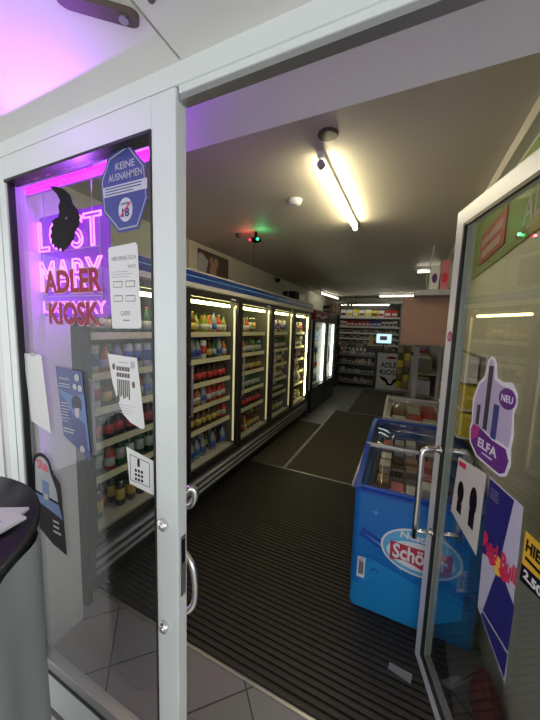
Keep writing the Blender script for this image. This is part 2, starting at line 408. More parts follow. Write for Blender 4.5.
tag(obj('edging_strip', bx(-0.95, -0.14, 5.507, 5.53, 0.0005, 0.008), 'grey'), 'pale joining strip across the aisle before the farthest mat', 'edging strip')

# ================================================================== CEILING FITTINGS
def tube_lamp(p0, p1, lab, r=0.014, m='tube', group=None):
    p0 = Vector(p0); p1 = Vector(p1); t = (p1-p0).normalized(); s = t.cross(Vector((0, 0, 1)))
    o = thing('ceiling_lamp', lab, 'ceiling lamp', ((p0+p1)/2)[:], 0, group)
    bm = B(); pl = Pl(((p0+p1)/2)[:], t, (0, 0, 1)); L = (p1-p0).length/2
    a = pl
    rect(bm, a, -L-.04, L+.04, 0.03, CZ-.001-p0.z, -.016, .016)
    obj('housing', bm, 'white', o)
    bm = B(); tube(bm, [p0, p1], r, 12); obj('tube', bm, m, o, True)
    for e, sg in ((p0, -1), (p1, 1)):
        bm = B(); tube(bm, [e, e+t*sg*.03], r*1.5, 12); obj('end_cap', bm, 'lightgrey', o)
    return o
tube_lamp((-0.478, 1.64, 2.44), (-0.462, 2.70, 2.44), 'long fluorescent tube on the ceiling just inside the entrance')
tube_lamp((-0.66, 8.1, 2.44), (0.36, 8.1, 2.44), 'crosswise fluorescent tube above the sales counter', m='tubefar')
tube_lamp((0.10, 4.85, 2.43), (0.36, 4.85, 2.43), 'short bright tube lamp above the wall cupboard on the right', m='tubefar')
tube_lamp((-1.97, 7.2, 2.44), (-1.82, 8.5, 2.44), 'fluorescent tube above the upright fridges on the left', m='tubefar')
# dark vent
o = thing('ceiling_vent', 'round dark vent in the ceiling before the first tube lamp', 'vent', (-0.411, 1.485, CZ-.02))
bm = B(); lathe(bm, [(0.046, 0.012), (0.05, 0.014), (0.05, 0.0195)], (-0.411, 1.485, CZ-.02), 20); obj('rim', bm, 'wood', o, True)
bm = B(); lathe(bm, [(0.040, .009), (0.040, 0.0125)], (-0.411, 1.485, CZ-.02), 20); obj('grille', bm, 'p_dark', o)
o = thing('smoke_detector', 'round white smoke detector on the ceiling left of the tube lamp', 'smoke detector', (-0.811, 2.117, CZ-.035))
bm = B(); lathe(bm, [(0.025, 0.0), (0.045, 0.008), (0.05, 0.022), (0.055, 0.034)], (-0.811, 2.117, CZ-.035), 20); obj('body', bm, 'white', o, True)
bm = B(); lathe(bm, [(0.018, -.004), (0.018, 0.001)], (-0.811, 2.117, CZ-.035), 14); obj('sensor', bm, 'lightgrey', o)
# effect light with red and green leds
o = thing('effect_light', 'small ceiling effect light glowing red and green with a cord', 'effect light', (-1.42, 2.66, 2.40))
bm = B(); lathe(bm, [(0.03, 0.0), (0.055, 0.012), (0.055, 0.03), (0.02, 0.04), (0.012, 0.099)], (-1.42, 2.66, 2.40), 18); obj('body', bm, 'black', o, True)
bm = B(); lathe(bm, [(0.006, 0), (0.013, 0.006), (0.013, .014), (0.006, 0.02)], (-1.462, 2.62, 2.405), 10); obj('red_lamp', bm, 'ledred', o)
bm = B(); lathe(bm, [(0.006, 0), (0.013, 0.006), (0.013, .014), (0.006, 0.02)], (-1.38, 2.62, 2.405), 10); obj('green_lamp', bm, 'ledgreen', o)
bm = B(); tube(bm, [(-1.44, 2.66, 2.41), (-1.445, 2.66, 2.3), (-1.44, 2.66, 2.17)], 0.002, 6); obj('cord', bm, 'black', o)
for px_, cc, nm in ((-1.50, (1, 0.05, 0.1), 'red'), (-1.34, (0.05, 1, 0.3), 'green')):
    l = bpy.data.lights.new('led_glow', 'POINT'); l.color = cc; l.energy = 0.35; l.shadow_soft_size = 0.01
    lo = bpy.data.objects.new('led_glow', l); COL.objects.link(lo); lo.location = (px_-(-1.42), -0.04, 0.02); lo.parent = o
bm = B(); lathe(bm, [(0.01, 0.0), (0.03, 0.01), (0.035, 0.03), (0.035, 0.039)], (-1.62, 2.66, CZ-.04), 14); tag(obj('ceiling_sensor', bm, 'p_dark', None, True), 'small dark sensor on the ceiling beside the effect light', 'sensor')
bm = B(); lathe(bm, [(0.01, 0.0), (0.035, 0.02), (0.045, 0.05), (0.05, 0.07)], (-2.17, 4.95, 2.37), 16)
o = obj('security_camera', bm, 'black', None, True); tag(o, 'black dome camera on the left wall above the glass cooler', 'camera')
obj('bracket', bx(-2.25, -2.16, 4.93, 4.97, 2.43, 2.45), 'grey', o)
# brown oblong fitting under the porch soffit
o = thing('porch_lamp', 'dark brown oblong fitting under the porch ceiling', 'lamp fitting', (-0.55, 0.40, 2.12))
pl = Pl((-0.545, 0.425, 2.145), (0.76, 0.65, 0), (0.65, -0.76, 0))
pts = ell(0.03, 0, 0.018, 0.014, 10, -PI/2, PI/2)+[(0.03, 0.014)]+ell(-0.07, 0, 0.02, 0.014, 10, PI/2, 3*PI/2)+[(-0.07, -.014)]
bm = B(); poly(bm, pl, pts, 0.0, 0.012); obj('body', bm, 'wood', o)
bm = B(); poly(bm, pl, ell(0.02, 0, .009, .009, 12), .012, .015); obj('screw', bm, 'alu', o)
bm = B(); lathe(bm, [(0.006, 0), (0.009, 0.006)], (-0.461, 0.440, 2.139), 12); tag(obj('soffit_screw', bm, 'wood'), 'tiny dark screw head beside the seam of the porch ceiling', 'screw')

# ================================================================== PRODUCT PROTOTYPES
def proto_bottle(nm, body, label, cap, h=0.19, r=0.031):
    h = h*.775 if h > .2 else h*.95
    o = thing(nm, 'x', 'bottle')
    bm = B(); lathe(bm, [(r*.9, 0), (r, 0.006), (r, h*.58), (r*.8, h*.68), (r*.42, h*.82), (r*.38, h*.95)], (0, 0, 0), 10); obj('body', bm, body, o, True, True)
    bm = B(); lathe(bm, [(r*1.02, h*.18), (r*1.02, h*.48)], (0, 0, 0), 10); obj('paper_label', bm, label, o, True, True)
    bm = B(); lathe(bm, [(r*.46, h*.93), (r*.46, h)], (0, 0, 0), 8); obj('cap', bm, cap, o, True, True)
    return o
def proto_can(nm, body, band, h=0.165, r=0.03):
    o = thing(nm, 'x', 'can')
    bm = B(); lathe(bm, [(r*.8, 0), (r, 0.01), (r, h*.9), (r*.85, h)], (0, 0, 0), 12); obj('body', bm, body, o, True, True)
    bm = B(); lathe(bm, [(r*1.015, h*.28), (r*1.015, h*.72)], (0, 0, 0), 12); obj('printed_band', bm, band, o, True, True)
    bm = B(); lathe(bm, [(r*.78, h-.002), (r*.78, h+.003)], (0, 0, 0), 12); obj('lid', bm, 'chrome', o, True, True)
    return o
PR = {}
PR['brown glass bottle'] = proto_bottle('beer_bottle', 'b_brown', 'l_gold', 'l_gold')
PR['green glass bottle'] = proto_bottle('beer_bottle', 'b_green', 'l_white', 'l_red')
PR['dark cola bottle with red label'] = proto_bottle('cola_bottle', 'b_cola', 'l_red', 'l_red', 0.235, 0.033)
PR['orange juice bottle'] = proto_bottle('juice_bottle', 'b_orange', 'l_white', 'b_orange', 0.21, 0.034)
PR['clear water bottle'] = proto_bottle('water_bottle', 'b_clear', 'l_blue', 'l_blue', 0.24, 0.032)
PR['red drink bottle'] = proto_bottle('juice_bottle', 'b_red', 'l_white', 'l_white', 0.22, 0.032)
PR['lime drink bottle'] = proto_bottle('lemonade_bottle', 'b_lime', 'l_white', 'b_green', 0.22, 0.032)
PR['silver can with blue band'] = proto_can('drink_can', 'b_can', 'l_blue')
PR['green can with white band'] = proto_can('drink_can', 'b_green', 'l_white')
PR['dark can with gold band'] = proto_can('drink_can', 'p_dark', 'l_gold')
PR['white can with red band'] = proto_can('drink_can', 'p_white', 'l_red')
used = set()
def put(kind, loc, label, group, rz=None):
    p = PR[kind]
    if kind not in used: o = p; used.add(kind)
    else: o = copy_tree(p)
    o.location = loc; o.rotation_euler = (0, 0, random.random()*6 if rz is None else rz)
    o['label'] = label; o['group'] = group
    return o

# ================================================================== LONG GLASS-DOOR COOLER
CX = -1.47; CY0 = 0.93; DW = 0.778; ND = 5; CY1 = CY0+DW*ND
cool = thing('display_cooler', 'long dark five-door drinks cooler with blue header along the left wall', 'cooler', (-1.85, (CY0+CY1)/2, 0))
XB = -2.20
obj('base', bx(XB, CX-.06, CY0, CY1, 0.0, 0.13), 'dark', cool)
bm = bx(XB, CX, CY0, CY1, 0.13, 0.30, bev=.01)
obj('bumper_base', bm, 'cabgrey', cool)
for z, r_ in ((0.165, .012), (0.215, .014), (0.27, .016)):
    bm = B(); tube(bm, [(CX+.006, CY0+.02, z), (CX+.006, CY1-.02, z)], r_, 10); obj('bumper_rail', bm, 'grey', cool, True)
obj('rear_panel', bx(XB, XB+.03, CY0, CY1, 0.30, 1.85), 'cabin', cool)
obj('side_panel', bx(XB, CX, CY0-.03, CY0, 0.0, 1.97), 'dark', cool)
obj('side_panel', bx(XB, CX, CY1, CY1+.03, 0.0, 1.93), 'dark', cool)
obj('interior_floor', bx(XB+.03, CX-.06, CY0, CY1, 0.30, 0.36), 'cream', cool)
obj('top_panel', bx(XB, CX-.03, CY0, CY1, 1.85, 1.90), 'cabin', cool)
hd = obj('header', bx(XB+.2, CX+.02, CY0-.03, CY1+.03, 1.872, 1.955, bev=.006), 'blue', cool)
obj('header_trim', bx(CX-.05, CX+.026, CY0-.03, CY1+.03, 1.835, 1.872, bev=.004), 'cream', hd)
obj('header_stripe', bx(CX+.018, CX+.0215, CY0+.0, CY1, 1.915, 1.921), 'logoblue', hd)
obj('header_cap', bx(XB+.2, CX+.024, CY0-.03, CY1+.03, 1.955, 1.966, bev=.002), 'cream', hd)
SHZ = [0.36, 0.645, 0.85, 1.055, 1.26, 1.49]
kinds = list(PR.keys())
plan = [  # door x shelf (bottom to top)
    ['dark can with gold band', 'green can with white band', 'dark cola bottle with red label', 'brown glass bottle', 'silver can with blue band', 'green glass bottle'],
    ['clear water bottle', 'brown glass bottle', 'red drink bottle', 'dark cola bottle with red label', 'clear water bottle', 'lime drink bottle'],
    ['brown glass bottle', 'dark cola bottle with red label', 'green glass bottle', 'brown glass bottle', 'green glass bottle', 'red drink bottle'],
    ['green can with white band', 'green glass bottle', 'lime drink bottle', 'dark can with gold band', 'green glass bottle', 'silver can with blue band'],
    ['white can with red band', 'silver can with blue band', 'white can with red band', 'dark can with gold band', 'lime drink bottle', 'white can with red band']]
SN = ['lowest', 'second lowest', 'third lowest', 'third highest', 'second highest', 'highest']
for i in range(ND):
    y0 = CY0+DW*i; y1 = y0+DW
    d = B(); fw = 0.045
    box(d, CX-.035, CX, y0+.004, y0+fw, 0.315, 1.83, bev=.004); box(d, CX-.035, CX, y1-fw, y1-.004, 0.315, 1.83, bev=.004)
    box(d, CX-.035, CX, y0+fw, y1-fw, 0.315, 0.36, bev=.004); box(d, CX-.035, CX, y0+fw, y1-fw, 1.78, 1.83, bev=.004)
    dd = obj('door', d, 'dark', cool)
    obj('glass', bx(CX-.02, CX-.014, y0+fw, y1-fw, 0.36, 1.78), 'coolglass', dd)
    h = B(); tube(h, [(CX, y0+.022, .85), (CX+.03, y0+.022, .86), (CX+.03, y0+.022, 1.25), (CX, y0+.022, 1.26)], .008, 8); obj('handle', h, 'grey', dd, True)
    s = B(); box(s, CX-.0005, CX+.001, y1-.10-.08, y1-.10, 1.795, 1.81); obj('sticker', s, 'white', dd)
    bm = B(); tube(bm, [(CX-.10, y0+.06, 1.75), (CX-.10, y1-.06, 1.75)], 0.014, 8); obj('lamp_tube', bm, 'cooltube', cool, True)
    bm = B(); tube(bm, [(CX-.05, y1-.035, 0.40), (CX-.05, y1-.035, 1.74)], 0.011, 8); obj('lamp_tube', bm, 'cooltube' if i == 4 else 'coolpost', cool, True)
    if i: obj('divider', bx(XB+.03, CX-.07, y0-.006, y0+.006, 0.36, 1.85), 'cabin', cool)
    for k, z in enumerate(SHZ):
        if k:
            sh = obj('shelf', bx(XB+.05, CX-.10, y0+.02, y1-.02, z-.014, z), 'cabin', cool)
            obj('price_rail', bx(CX-.105, CX-.096, y0+.03, y1-.03, z-.030, z+.012), 'rail', sh)
        if i == 4 and k > 3: nn = 4
        kd = plan[i][k]
        small = 'bottle' in kd
        n = 9 if small else 9
        for row in range(2):
            for j in range(n):
                if random.random() < 0.06: continue
                if row == 1 and (i >= 3): continue
                kk = kd if random.random() < 0.62 else kinds[(i*5+k*3+j) % len(kinds)]
                yy = y0+.075+(DW-.15)*j/(n-1)
                hh = 0.0
                put(kk, (CX-.155-row*.085+random.uniform(-.008, .008), yy, z+.0005), '%s, %s row, %s shelf behind the %s cooler door' % (kk, ['front', 'rear'][row], SN[k], ORD[i]), '%ss on the %s shelf behind cooler door %s' % (kk, SN[k], ORD[i]))
# boxes at the far end on top of the cooler
for x0, x1, y0, y1, z1, m, lab in ((-1.75, -1.55, 4.20, 4.38, .15, 'black', 'small black box on top of the far end of the cooler'), (-1.78, -1.56, 4.46, 4.70, .13, 'p_white', 'white carton on top of the far end of the cooler')):
    o = obj('storage_box', bx(x0, x1, y0, y1, 1.967, 1.967+z1, bev=.004), m); tag(o, lab, 'box')
    obj('tape', bx(x0+.08, x0+.10, y0-.001, y1+.001, 1.9665, 1.968+z1), 'p_tan' if m != 'black' else 'greytext', o)
# wire loops / small things on top
for yy, lab in ((2.75, 'thin dark wire loop standing on the cooler below the picture'), (3.55, 'small black clip frame on the cooler right of the picture')):
    bm = B(); pts = [(-1.62, yy+.05*math.cos(a), 1.968+.045*math.sin(a)) for a in [PI*k/12 for k in range(13)]]
    tube(bm, pts, .005, 6); tag(obj('wire_loop', bm, 'black'), lab, 'wire loop')
# framed picture on the left wall
o = thing('framed_picture', 'large framed picture with dark figures in a white mount above the cooler', 'picture', (-2.235, 3.08, 2.12))
obj('frame', bx(-2.25, -2.225, 2.62, 3.53, 2.10, 2.495, bev=.004), 'cream', o)
obj('picture', bx(-2.2255, -2.222, 2.76, 3.40, 2.13, 2.44), 'wood', o)
bm = B(); pl = Pl((-2.222, 2.76, 2.13), (0, 1, 0), (0, 0, 1))
for cx_, cy_, rx_, ry_ in ((.30, .10, .07, .10), (.36, .20, .05, .07), (.26, .22, .04, .045)): poly(bm, pl, ell(cx_, cy_, rx_, ry_, 12), 0, .001+.0006*cx_)
obj('figure_print', bm, 'p_tan', o)
bm = B(); poly(bm, pl, [(0, .02), (.16, .06), (.2, .2), (.08, .27), (0, .25)], 0, .001); obj('background_print', bm, 'lightgrey', o)
tag(obj('wall_cable_duct', bx(-2.25, -2.23, 3.60, 3.62, 1.97, 2.50), 'cream'), 'narrow vertical cable duct on the left wall beside the picture', 'cable duct')

# ================================================================== UPRIGHT FRIDGES
for i, (y0, y1) in enumerate(((5.06, 6.02), (6.06, 6.86))):
    nm = ['nearer', 'farther'][i]
    o = thing('upright_fridge', ['nearer dark upright fridge with red header past the long cooler', 'farther dark upright fridge beside the back-left snack rack'][i], 'fridge', (-1.8, (y0+y1)/2, 0))
    X1 = -1.47; X0 = -2.15
    obj('base', bx(X0, X1, y0, y1, 0.0, 0.42, bev=.008), 'dark', o)
    obj('rear_panel', bx(X0, X0+.03, y0, y1, 0.42, 1.72), 'white', o)
    for yy in (y0, y1-.03): obj('side_panel', bx(X0+.03, X1-.04, yy, yy+.03, 0.42, 1.72), 'white' , o)
    h = obj('header', bx(X0, X1, y0, y1, 1.72, 1.90, bev=.006), 'red' if i == 0 else 'dark', o)
    if i == 0:
        bm = B(); pl = Pl((X1, y0, 1.72), (0, 1, 0), (0, 0, 1)); pts = [(.1+.76*t, .05+.02*math.sin(t*9)) for t in [k/20 for k in range(21)]]
        poly(bm, pl, pts+[(a, b+.035) for a, b in pts[::-1]], 0.0002, .002); obj('header_wave', bm, 'white', h)
    d = B(); fw = .05
    box(d, X1-.04, X1, y0, y0+fw, .42, 1.72); box(d, X1-.04, X1, y1-fw, y1, .42, 1.72); box(d, X1-.04, X1, y0+fw, y1-fw, .42, .46); box(d, X1-.04, X1, y0+fw, y1-fw, 1.68, 1.72)
    dd = obj('door', d, 'dark', o)
    obj('glass', bx(X1-.025, X1-.019, y0+fw, y1-fw, .46, 1.68), 'coolglass', dd)
    bm = B(); tube(bm, [(X1+.0, y0+.03, .85), (X1+.035, y0+.03, .87), (X1+.035, y0+.03, 1.2), (X1, y0+.03, 1.22)], .01, 8); obj('handle', bm, 'dark', dd, True)
    for yy in (y0+fw+.02, y1-fw-.02):
        bm = B(); tube(bm, [(X1-.06, yy, .48), (X1-.06, yy, 1.66)], .018, 8); obj('lamp_tube', bm, 'whitetube', o, True)
    for k, z in enumerate((.46, .75, 1.04, 1.33)):
        obj('shelf', bx(X0+.05, X1-.12, y0+.04, y1-.04, z-.012, z), 'rail', o)
        for j in range(6):
            kk = [['clear water bottle', 'white can with red band', 'silver can with blue band', 'clear water bottle'], ['white can with red band', 'lime drink bottle', 'clear water bottle', 'silver can with blue band']][i][k]
            put(kk, (X1-.18, y0+.13+(y1-y0-.26)*j/5, z+.0005), '%s, %s shelf of the %s upright fridge' % (kk, ['bottom', 'second', 'third', 'top'][k], nm), '%ss on the %s shelf of the %s upright fridge' % (kk, ORD[k], nm))

# ================================================================== BAG / BOX PACK PROTOTYPES (one mesh per colour)
PACK = {}
def pillow(m):
    bm = B(); n = 6
    g = [[None]*(n+1) for _ in range(n+1)]; gb = [[None]*(n+1) for _ in range(n+1)]
    for i in range(n+1):
        for j in range(n+1):
            u = i/n*2-1; v = j/n*2-1; t = max(0, (1-u**4)*(1-v**2))**.5
            g[i][j] = bm.verts.new((u*.5, -.28*t-.01, v*.5+.5)); gb[i][j] = bm.verts.new((u*.5, .28*t+.01, v*.5+.5))
    for i in range(n):
        for j in range(n):
            bm.faces.new((g[i][j], g[i+1][j], g[i+1][j+1], g[i][j+1])); bm.faces.new((gb[i][j], gb[i][j+1], gb[i+1][j+1], gb[i+1][j]))
    for i in range(n):
        for a, b in ((g[i][0], g[i+1][0]), (g[i][n], g[i+1][n]), (g[0][i], g[0][i+1]), (g[n][i], g[n][i+1])):
            ij = {id(x): y for r1, r2 in zip(g, gb) for x, y in zip(r1, r2)}
            bm.faces.new((a, b, ij[id(b)], ij[id(a)]))
    me = bpy.data.meshes.new('snack_bag'); bmesh.ops.recalc_face_normals(bm, faces=bm.faces); bm.to_mesh(me); bm.free()
    for p in me.polygons: p.use_smooth = True
    me.materials.append(M[m]); return me
def carton(m, m2):
    bm = B(); box(bm, -.5, .5, -.5, .5, 0, 1, bev=.02); box(bm, -.42, .42, -.507, -.49, .25, .6, mi=1)
    me = bpy.data.meshes.new('pack'); bmesh.ops.recalc_face_normals(bm, faces=bm.faces); bm.to_mesh(me); bm.free()
    me.materials.append(M[m]); me.materials.append(M[m2]); return me
def pack(kind, m, m2, loc, size, rz, label, cat, group=None, rx=0.0):
    key = (kind, m, m2)
    if key not in PACK: PACK[key] = pillow(m) if kind == 'snack_bag' else carton(m, m2)
    o = bpy.data.objects.new(kind, PACK[key]); COL.objects.link(o)
    o.location = loc; o.scale = size; o.rotation_euler = (rx, 0, rz)
    return tag(o, label, cat, group)

# ================================================================== BACK SHELVING
bk = thing('tobacco_shelf', 'wide wall shelf unit stacked with packs behind the sales counter', 'shelf unit', (-1.1, 8.8, 0))
obj('rear_panel', bx(-1.82, -0.15, 8.93, 8.96, 0.0, 2.36), 'p_dark', bk)
for xx in (-1.85, -0.15): obj('side_panel', bx(xx, xx+.03, 8.65, 8.96, 0, 2.36), 'grey', bk)
o2 = obj('canopy', bx(-1.85, -0.12, 8.55, 8.96, 2.28, 2.36), 'grey', bk)
bm = B(); tube(bm, [(-1.72, 8.57, 2.26), (-0.45, 8.57, 2.26)], .014, 8); obj('lamp_tube', bm, 'tubefar', bk, True)
bz = [1.0, 1.16, 1.32, 1.48, 1.66, 1.92]
for k, z in enumerate(bz):
    sh = obj('shelf', bx(-1.82, -0.15, 8.66, 8.93, z-.02, z), 'grey', bk)
    obj('price_rail', bx(-1.82, -0.15, 8.645, 8.66, z-.035, z+.012), 'white', sh)
for k, z in enumerate(bz):
    n = [16, 16, 16, 16, 15, 9][k]; hh = [.10, .10, .10, .10, .17, .22][k]
    for j in range(n):
        x = -1.76+(1.55)*(j+.5)/n
        if k == 5: m, m2 = [('p_white', 'p_dark'), ('p_white', 'l_gold'), ('p_yellow', 'p_white'), ('p_white', 'p_olive'), ('p_white', 'p_yellow'), ('p_yellow', 'p_dark'), ('p_white', 'p_red'), ('p_red', 'p_white'), ('p_red', 'p_white')][j]; nm = 'large carton'
        elif k == 4: m, m2 = (('p_red', 'p_white') if 2 <= j < 8 else ('p_blue', 'p_white') if 8 <= j < 11 else ('p_white', 'p_dark') if j > 10 else ('p_white', 'p_tan')); nm = 'tall pack'
        else: m, m2 = random.choice([('p_dark', 'p_white'), ('p_tan', 'p_dark'), ('p_dark', 'l_gold'), ('p_olive', 'p_white'), ('p_white', 'p_dark')]); nm = 'small pack'
        cn = {'p_white': 'white', 'p_red': 'red', 'p_blue': 'blue', 'p_yellow': 'yellow', 'p_dark': 'black', 'p_tan': 'tan', 'p_olive': 'olive'}[m]
        pack('carton_pack', m, m2, (x, 8.74, z+.0005), (1.55/n*.9, .09, hh*random.uniform(.85, 1)), 0, '%s %s on the %s shelf of the back wall unit' % (cn, nm, ['lowest', 'second', 'third', 'fourth', 'fifth', 'topmost'][k]), 'pack', '%s %ss on back wall shelf %s' % (cn, nm, ORD[k]))
# low confectionery rack in front
lr = thing('sweets_rack', 'low dark rack of small packets left of the counter sign', 'rack', (-1.1, 8.4, 0))
for xx in (-1.72, -0.68): obj('side_panel', bx(xx, xx+.03, 8.2, 8.55, 0, 1.05), 'cabgrey', lr)
obj('rear_panel', bx(-1.69, -0.68, 8.53, 8.55, 0, 1.05), 'p_dark', lr)
for k, z in enumerate((.12, .38, .64, .88)):
    sh = obj('shelf', bx(-1.69, -0.68, 8.22, 8.53, z-.02, z), 'cabgrey', lr); obj('price_rail', bx(-1.69, -.68, 8.205, 8.22, z-.03, z+.015), 'grey', sh)
    for j in range(11):
        m = random.choice(['p_tan', 'p_dark', 'p_white', 'p_olive', 'p_red', 'lightgrey']); cn = {'p_white': 'white', 'p_red': 'red', 'p_dark': 'black', 'p_tan': 'tan', 'p_olive': 'olive', 'lightgrey': 'grey'}[m]
        pack('sweets_packet', m, 'p_white', (-1.64+.945*(j+.5)/11, 8.32, z+.0005), (.07, .10, random.uniform(.09, .15)), 0, '%s packet on the %s shelf of the low sweets rack' % (cn, ORD[k]), 'packet', '%s packets on sweets rack shelf %s' % (cn, ORD[k]))
for j in range(7):
    m = random.choice(['p_tan', 'p_dark', 'p_olive', 'lightgrey']); cn = {'p_dark': 'black', 'p_tan': 'tan', 'p_olive': 'olive', 'lightgrey': 'grey'}[m]
    pack('sweets_packet', m, 'p_white', (-1.6+.105*j, 8.42, 1.0505-.17), (.08, .08, .30), 0, '%s tall packet standing up at the top of the sweets rack' % cn, 'packet', '%s tall packets at the top of the sweets rack' % cn)
# counter with sign
ct = thing('sales_counter', 'white-fronted sales counter at the end of the aisle', 'counter', (-0.15, 8.4, 0))
obj('body', bx(-0.62, 0.40, 8.25, 8.62, 0, .98), 'wallwhite', ct); obj('worktop', bx(-0.64, 0.42, 8.22, 8.64, .98, 1.02, bev=.005), 'wood', ct)
sg = thing('counter_sign', 'white sign with black lettering and eagle emblem on the counter front', 'sign', (-0.3, 8.24, .1))
pl = Pl((-0.60, 8.25, 0), (1, 0, 0), (0, 0, 1))
bm = B(); rect(bm, pl, 0.01, 0.62, .08, .96, 0.0005, .01); obj('board', bm, 'white', sg)
bm = B(); text(bm, pl, 'ADLER', .32, .66, .50, .14, .0102, bold=.02); obj('lettering', bm, 'black', sg)
bm = B(); text(bm, pl, 'KIOSK', .32, .47, .50, .14, .0102, bold=.02); obj('lettering', bm, 'black', sg)
bm = B(); poly(bm, pl, [(.06, .36), (.18, .33), (.26, .27), (.30, .17), (.36, .17), (.40, .28), (.50, .34), (.60, .36), (.52, .24), (.42, .19), (.40, .12), (.26, .12), (.22, .2), (.12, .26)], .0102, .012); obj('eagle_emblem', bm, 'black', sg)
bm = B(); poly(bm, pl, ell(.33, .86, .12, .035, 16), .0102, .012); obj('red_badge', bm, 'red', sg)
# screen, yellow sign
o = thing('cash_register_screen', 'bright pale blue screen above the sales counter', 'screen', (-0.5, 8.35, 1.02))
obj('casing', bx(-0.70, -0.30, 8.33, 8.36, 1.22, 1.49, bev=.006), 'white', o); obj('display', bx(-0.685, -0.315, 8.326, 8.331, 1.235, 1.475), 'screen', o)
obj('display_block', bx(-0.60, -0.42, 8.322, 8.327, 1.31, 1.42), 'lightgrey', o)
bm = B(); tube(bm, [(-0.5, 8.35, 1.02), (-0.5, 8.35, 1.24)], .015, 8); obj('stand', bm, 'dark', o)
o = thing('price_card', 'narrow yellow card standing left of the pale blue screen', 'card', (-0.80, 8.3, 1.02))
obj('card', bx(-0.86, -0.755, 8.30, 8.305, 1.13, 1.43), 'p_yellow', o)
bm = B(); pl = Pl((-0.86, 8.30, 1.12), (1, 0, 0), (0, 0, 1)); lines(bm, pl, .015, .09, .03, .28, 5, .0005); obj('print', bm, 'l_gold', o)
bm = B(); tube(bm, [(-0.81, 8.303, .9), (-0.81, 8.303, 1.14)], .006, 6); obj('stick', bm, 'grey', o)
# yellow snack stand right of the sign
st = thing('snack_stand', 'narrow wire stand hung with yellow and olive bags by the counter', 'stand', (0.0, 7.95, 0))
bm = B(); tube(bm, [(0.02, 8.10, 0.0), (0.02, 8.10, 1.25)], .015, 8); obj('pole', bm, 'grey', st)
bm = B(); lathe(bm, [(.09, 0), (.09, .015)], (0.02, 8.10, 0.0), 18); obj('foot', bm, 'grey', st)
for k in range(6):
    z = .12+.18*k
    bm = B(); tube(bm, [(-.13, 8.04, z+.19), (.17, 8.04, z+.19)], .004, 6); tube(bm, [(.02, 8.04, z+.19), (.02, 8.10, z+.19)], .004, 6); obj('hook_bar', bm, 'grey', st)
    for j in range(2):
        m = ['p_yellow', 'p_olive', 'p_tan'][(k+j*2) % 3]
        pack('snack_bag', m, None, (-.055+.15*j, 8.01, z), (.14, .08, .185), 0, '%s snack bag hanging in the %s row of the wire stand' % ({'p_yellow': 'yellow', 'p_olive': 'olive', 'p_tan': 'tan'}[m], ORD[k]), 'snack bag', 'snack bags on the wire stand, row %s' % ORD[k])
# dark crowded rack back left
dk = thing('snack_rack', 'tall dark rack crowded with bags past the upright fridges', 'rack', (-1.85, 7.5, 0))
for yy in (6.95, 7.93): obj('side_panel', bx(-2.24, -1.62, yy, yy+.02, 0, 1.95), 'cabgrey', dk)
obj('rear_panel', bx(-2.245, -2.22, 6.97, 7.93, 0, 1.95), 'p_dark', dk)
for k, z in enumerate((.10, .50, .88, 1.26, 1.62)):
    obj('shelf', bx(-2.22, -1.62, 6.97, 7.93, z-.02, z), 'cabgrey', dk)
    for j in range(6):
        m = ['p_dark', 'p_olive', 'p_tan', 'p_dark', 'lightgrey', 'p_red'][(k*2+j) % 6]; cn = {'p_dark': 'black', 'p_olive': 'olive', 'p_tan': 'tan', 'lightgrey': 'grey', 'p_red': 'red'}[m]
        pack('snack_bag', m, None, (-1.72, 7.05+.155*j, z+.001), (.15, .14, .27), PI/2, '%s bag on the %s shelf of the tall dark rack' % (cn, ORD[k]), 'snack bag', '%s bags on tall rack shelf %s' % (cn, ORD[k]))
for j in range(8):
    m = ['p_dark', 'p_red', 'p_olive', 'p_tan'][j % 4]; cn = {'p_dark': 'black', 'p_olive': 'olive', 'p_tan': 'tan', 'p_red': 'red'}[m]
    pack('storage_box', m, 'p_white', (-1.76+.02*(j % 2), 7.03+.115*j, 1.951), (.16, .10, random.uniform(.12, .26)), 0.0, '%s box on top of the tall dark rack' % cn, 'box', '%s boxes on top of the tall dark rack' % cn)
# dark garland above back shelf
o = thing('hanging_garland', 'dark leafy garland hanging from the ceiling before the back shelf', 'garland', (-1.45, 8.2, 2.2))
bm = B(); tube(bm, [(-1.75, 8.2, CZ-.002), (-1.70, 8.2, 2.28), (-1.5, 8.2, 2.20), (-1.28, 8.2, 2.27), (-1.25, 8.2, CZ-.002)], .008, 6); obj('cord', bm, 'black', o)
bm = B()
for k in range(60):
    t = k/60; x = -1.75+.5*t+random.uniform(-.03, .03); z = 2.26-.05*math.sin(PI*t)+random.uniform(-.08, .07); y = 8.2+random.uniform(-.05, .05)
    a = random.random()*6; pl = Pl((x, y, z), (math.cos(a), random.uniform(-.5, .5), math.sin(a)), (-math.sin(a), 0, math.cos(a)))
    poly(bm, pl, [(0, 0), (.03, .018), (.075, 0), (.03, -.018)], 0, .001)
tag(obj('leaf_mass', bm, 'p_olive', o), kind='stuff')

# ================================================================== BLUE ICE-CREAM FREEZER
fz = thing('ice_cream_freezer', 'bright blue chest freezer with oval logo and curved glass lid', 'freezer', (0.13, 2.1, 0))
FX0, FX1, FY0, FY1 = -0.178, 0.42, 1.56, 2.66
bm = B()
ZP = Pl((0, 0, 0), (1, 0, 0), (0, 1, 0))
poly(bm, ZP, rr(FX0, FX1, FY0, FY1, .035), 0.02, .16)
ob = obj('plinth', bm, 'fblue2', fz)
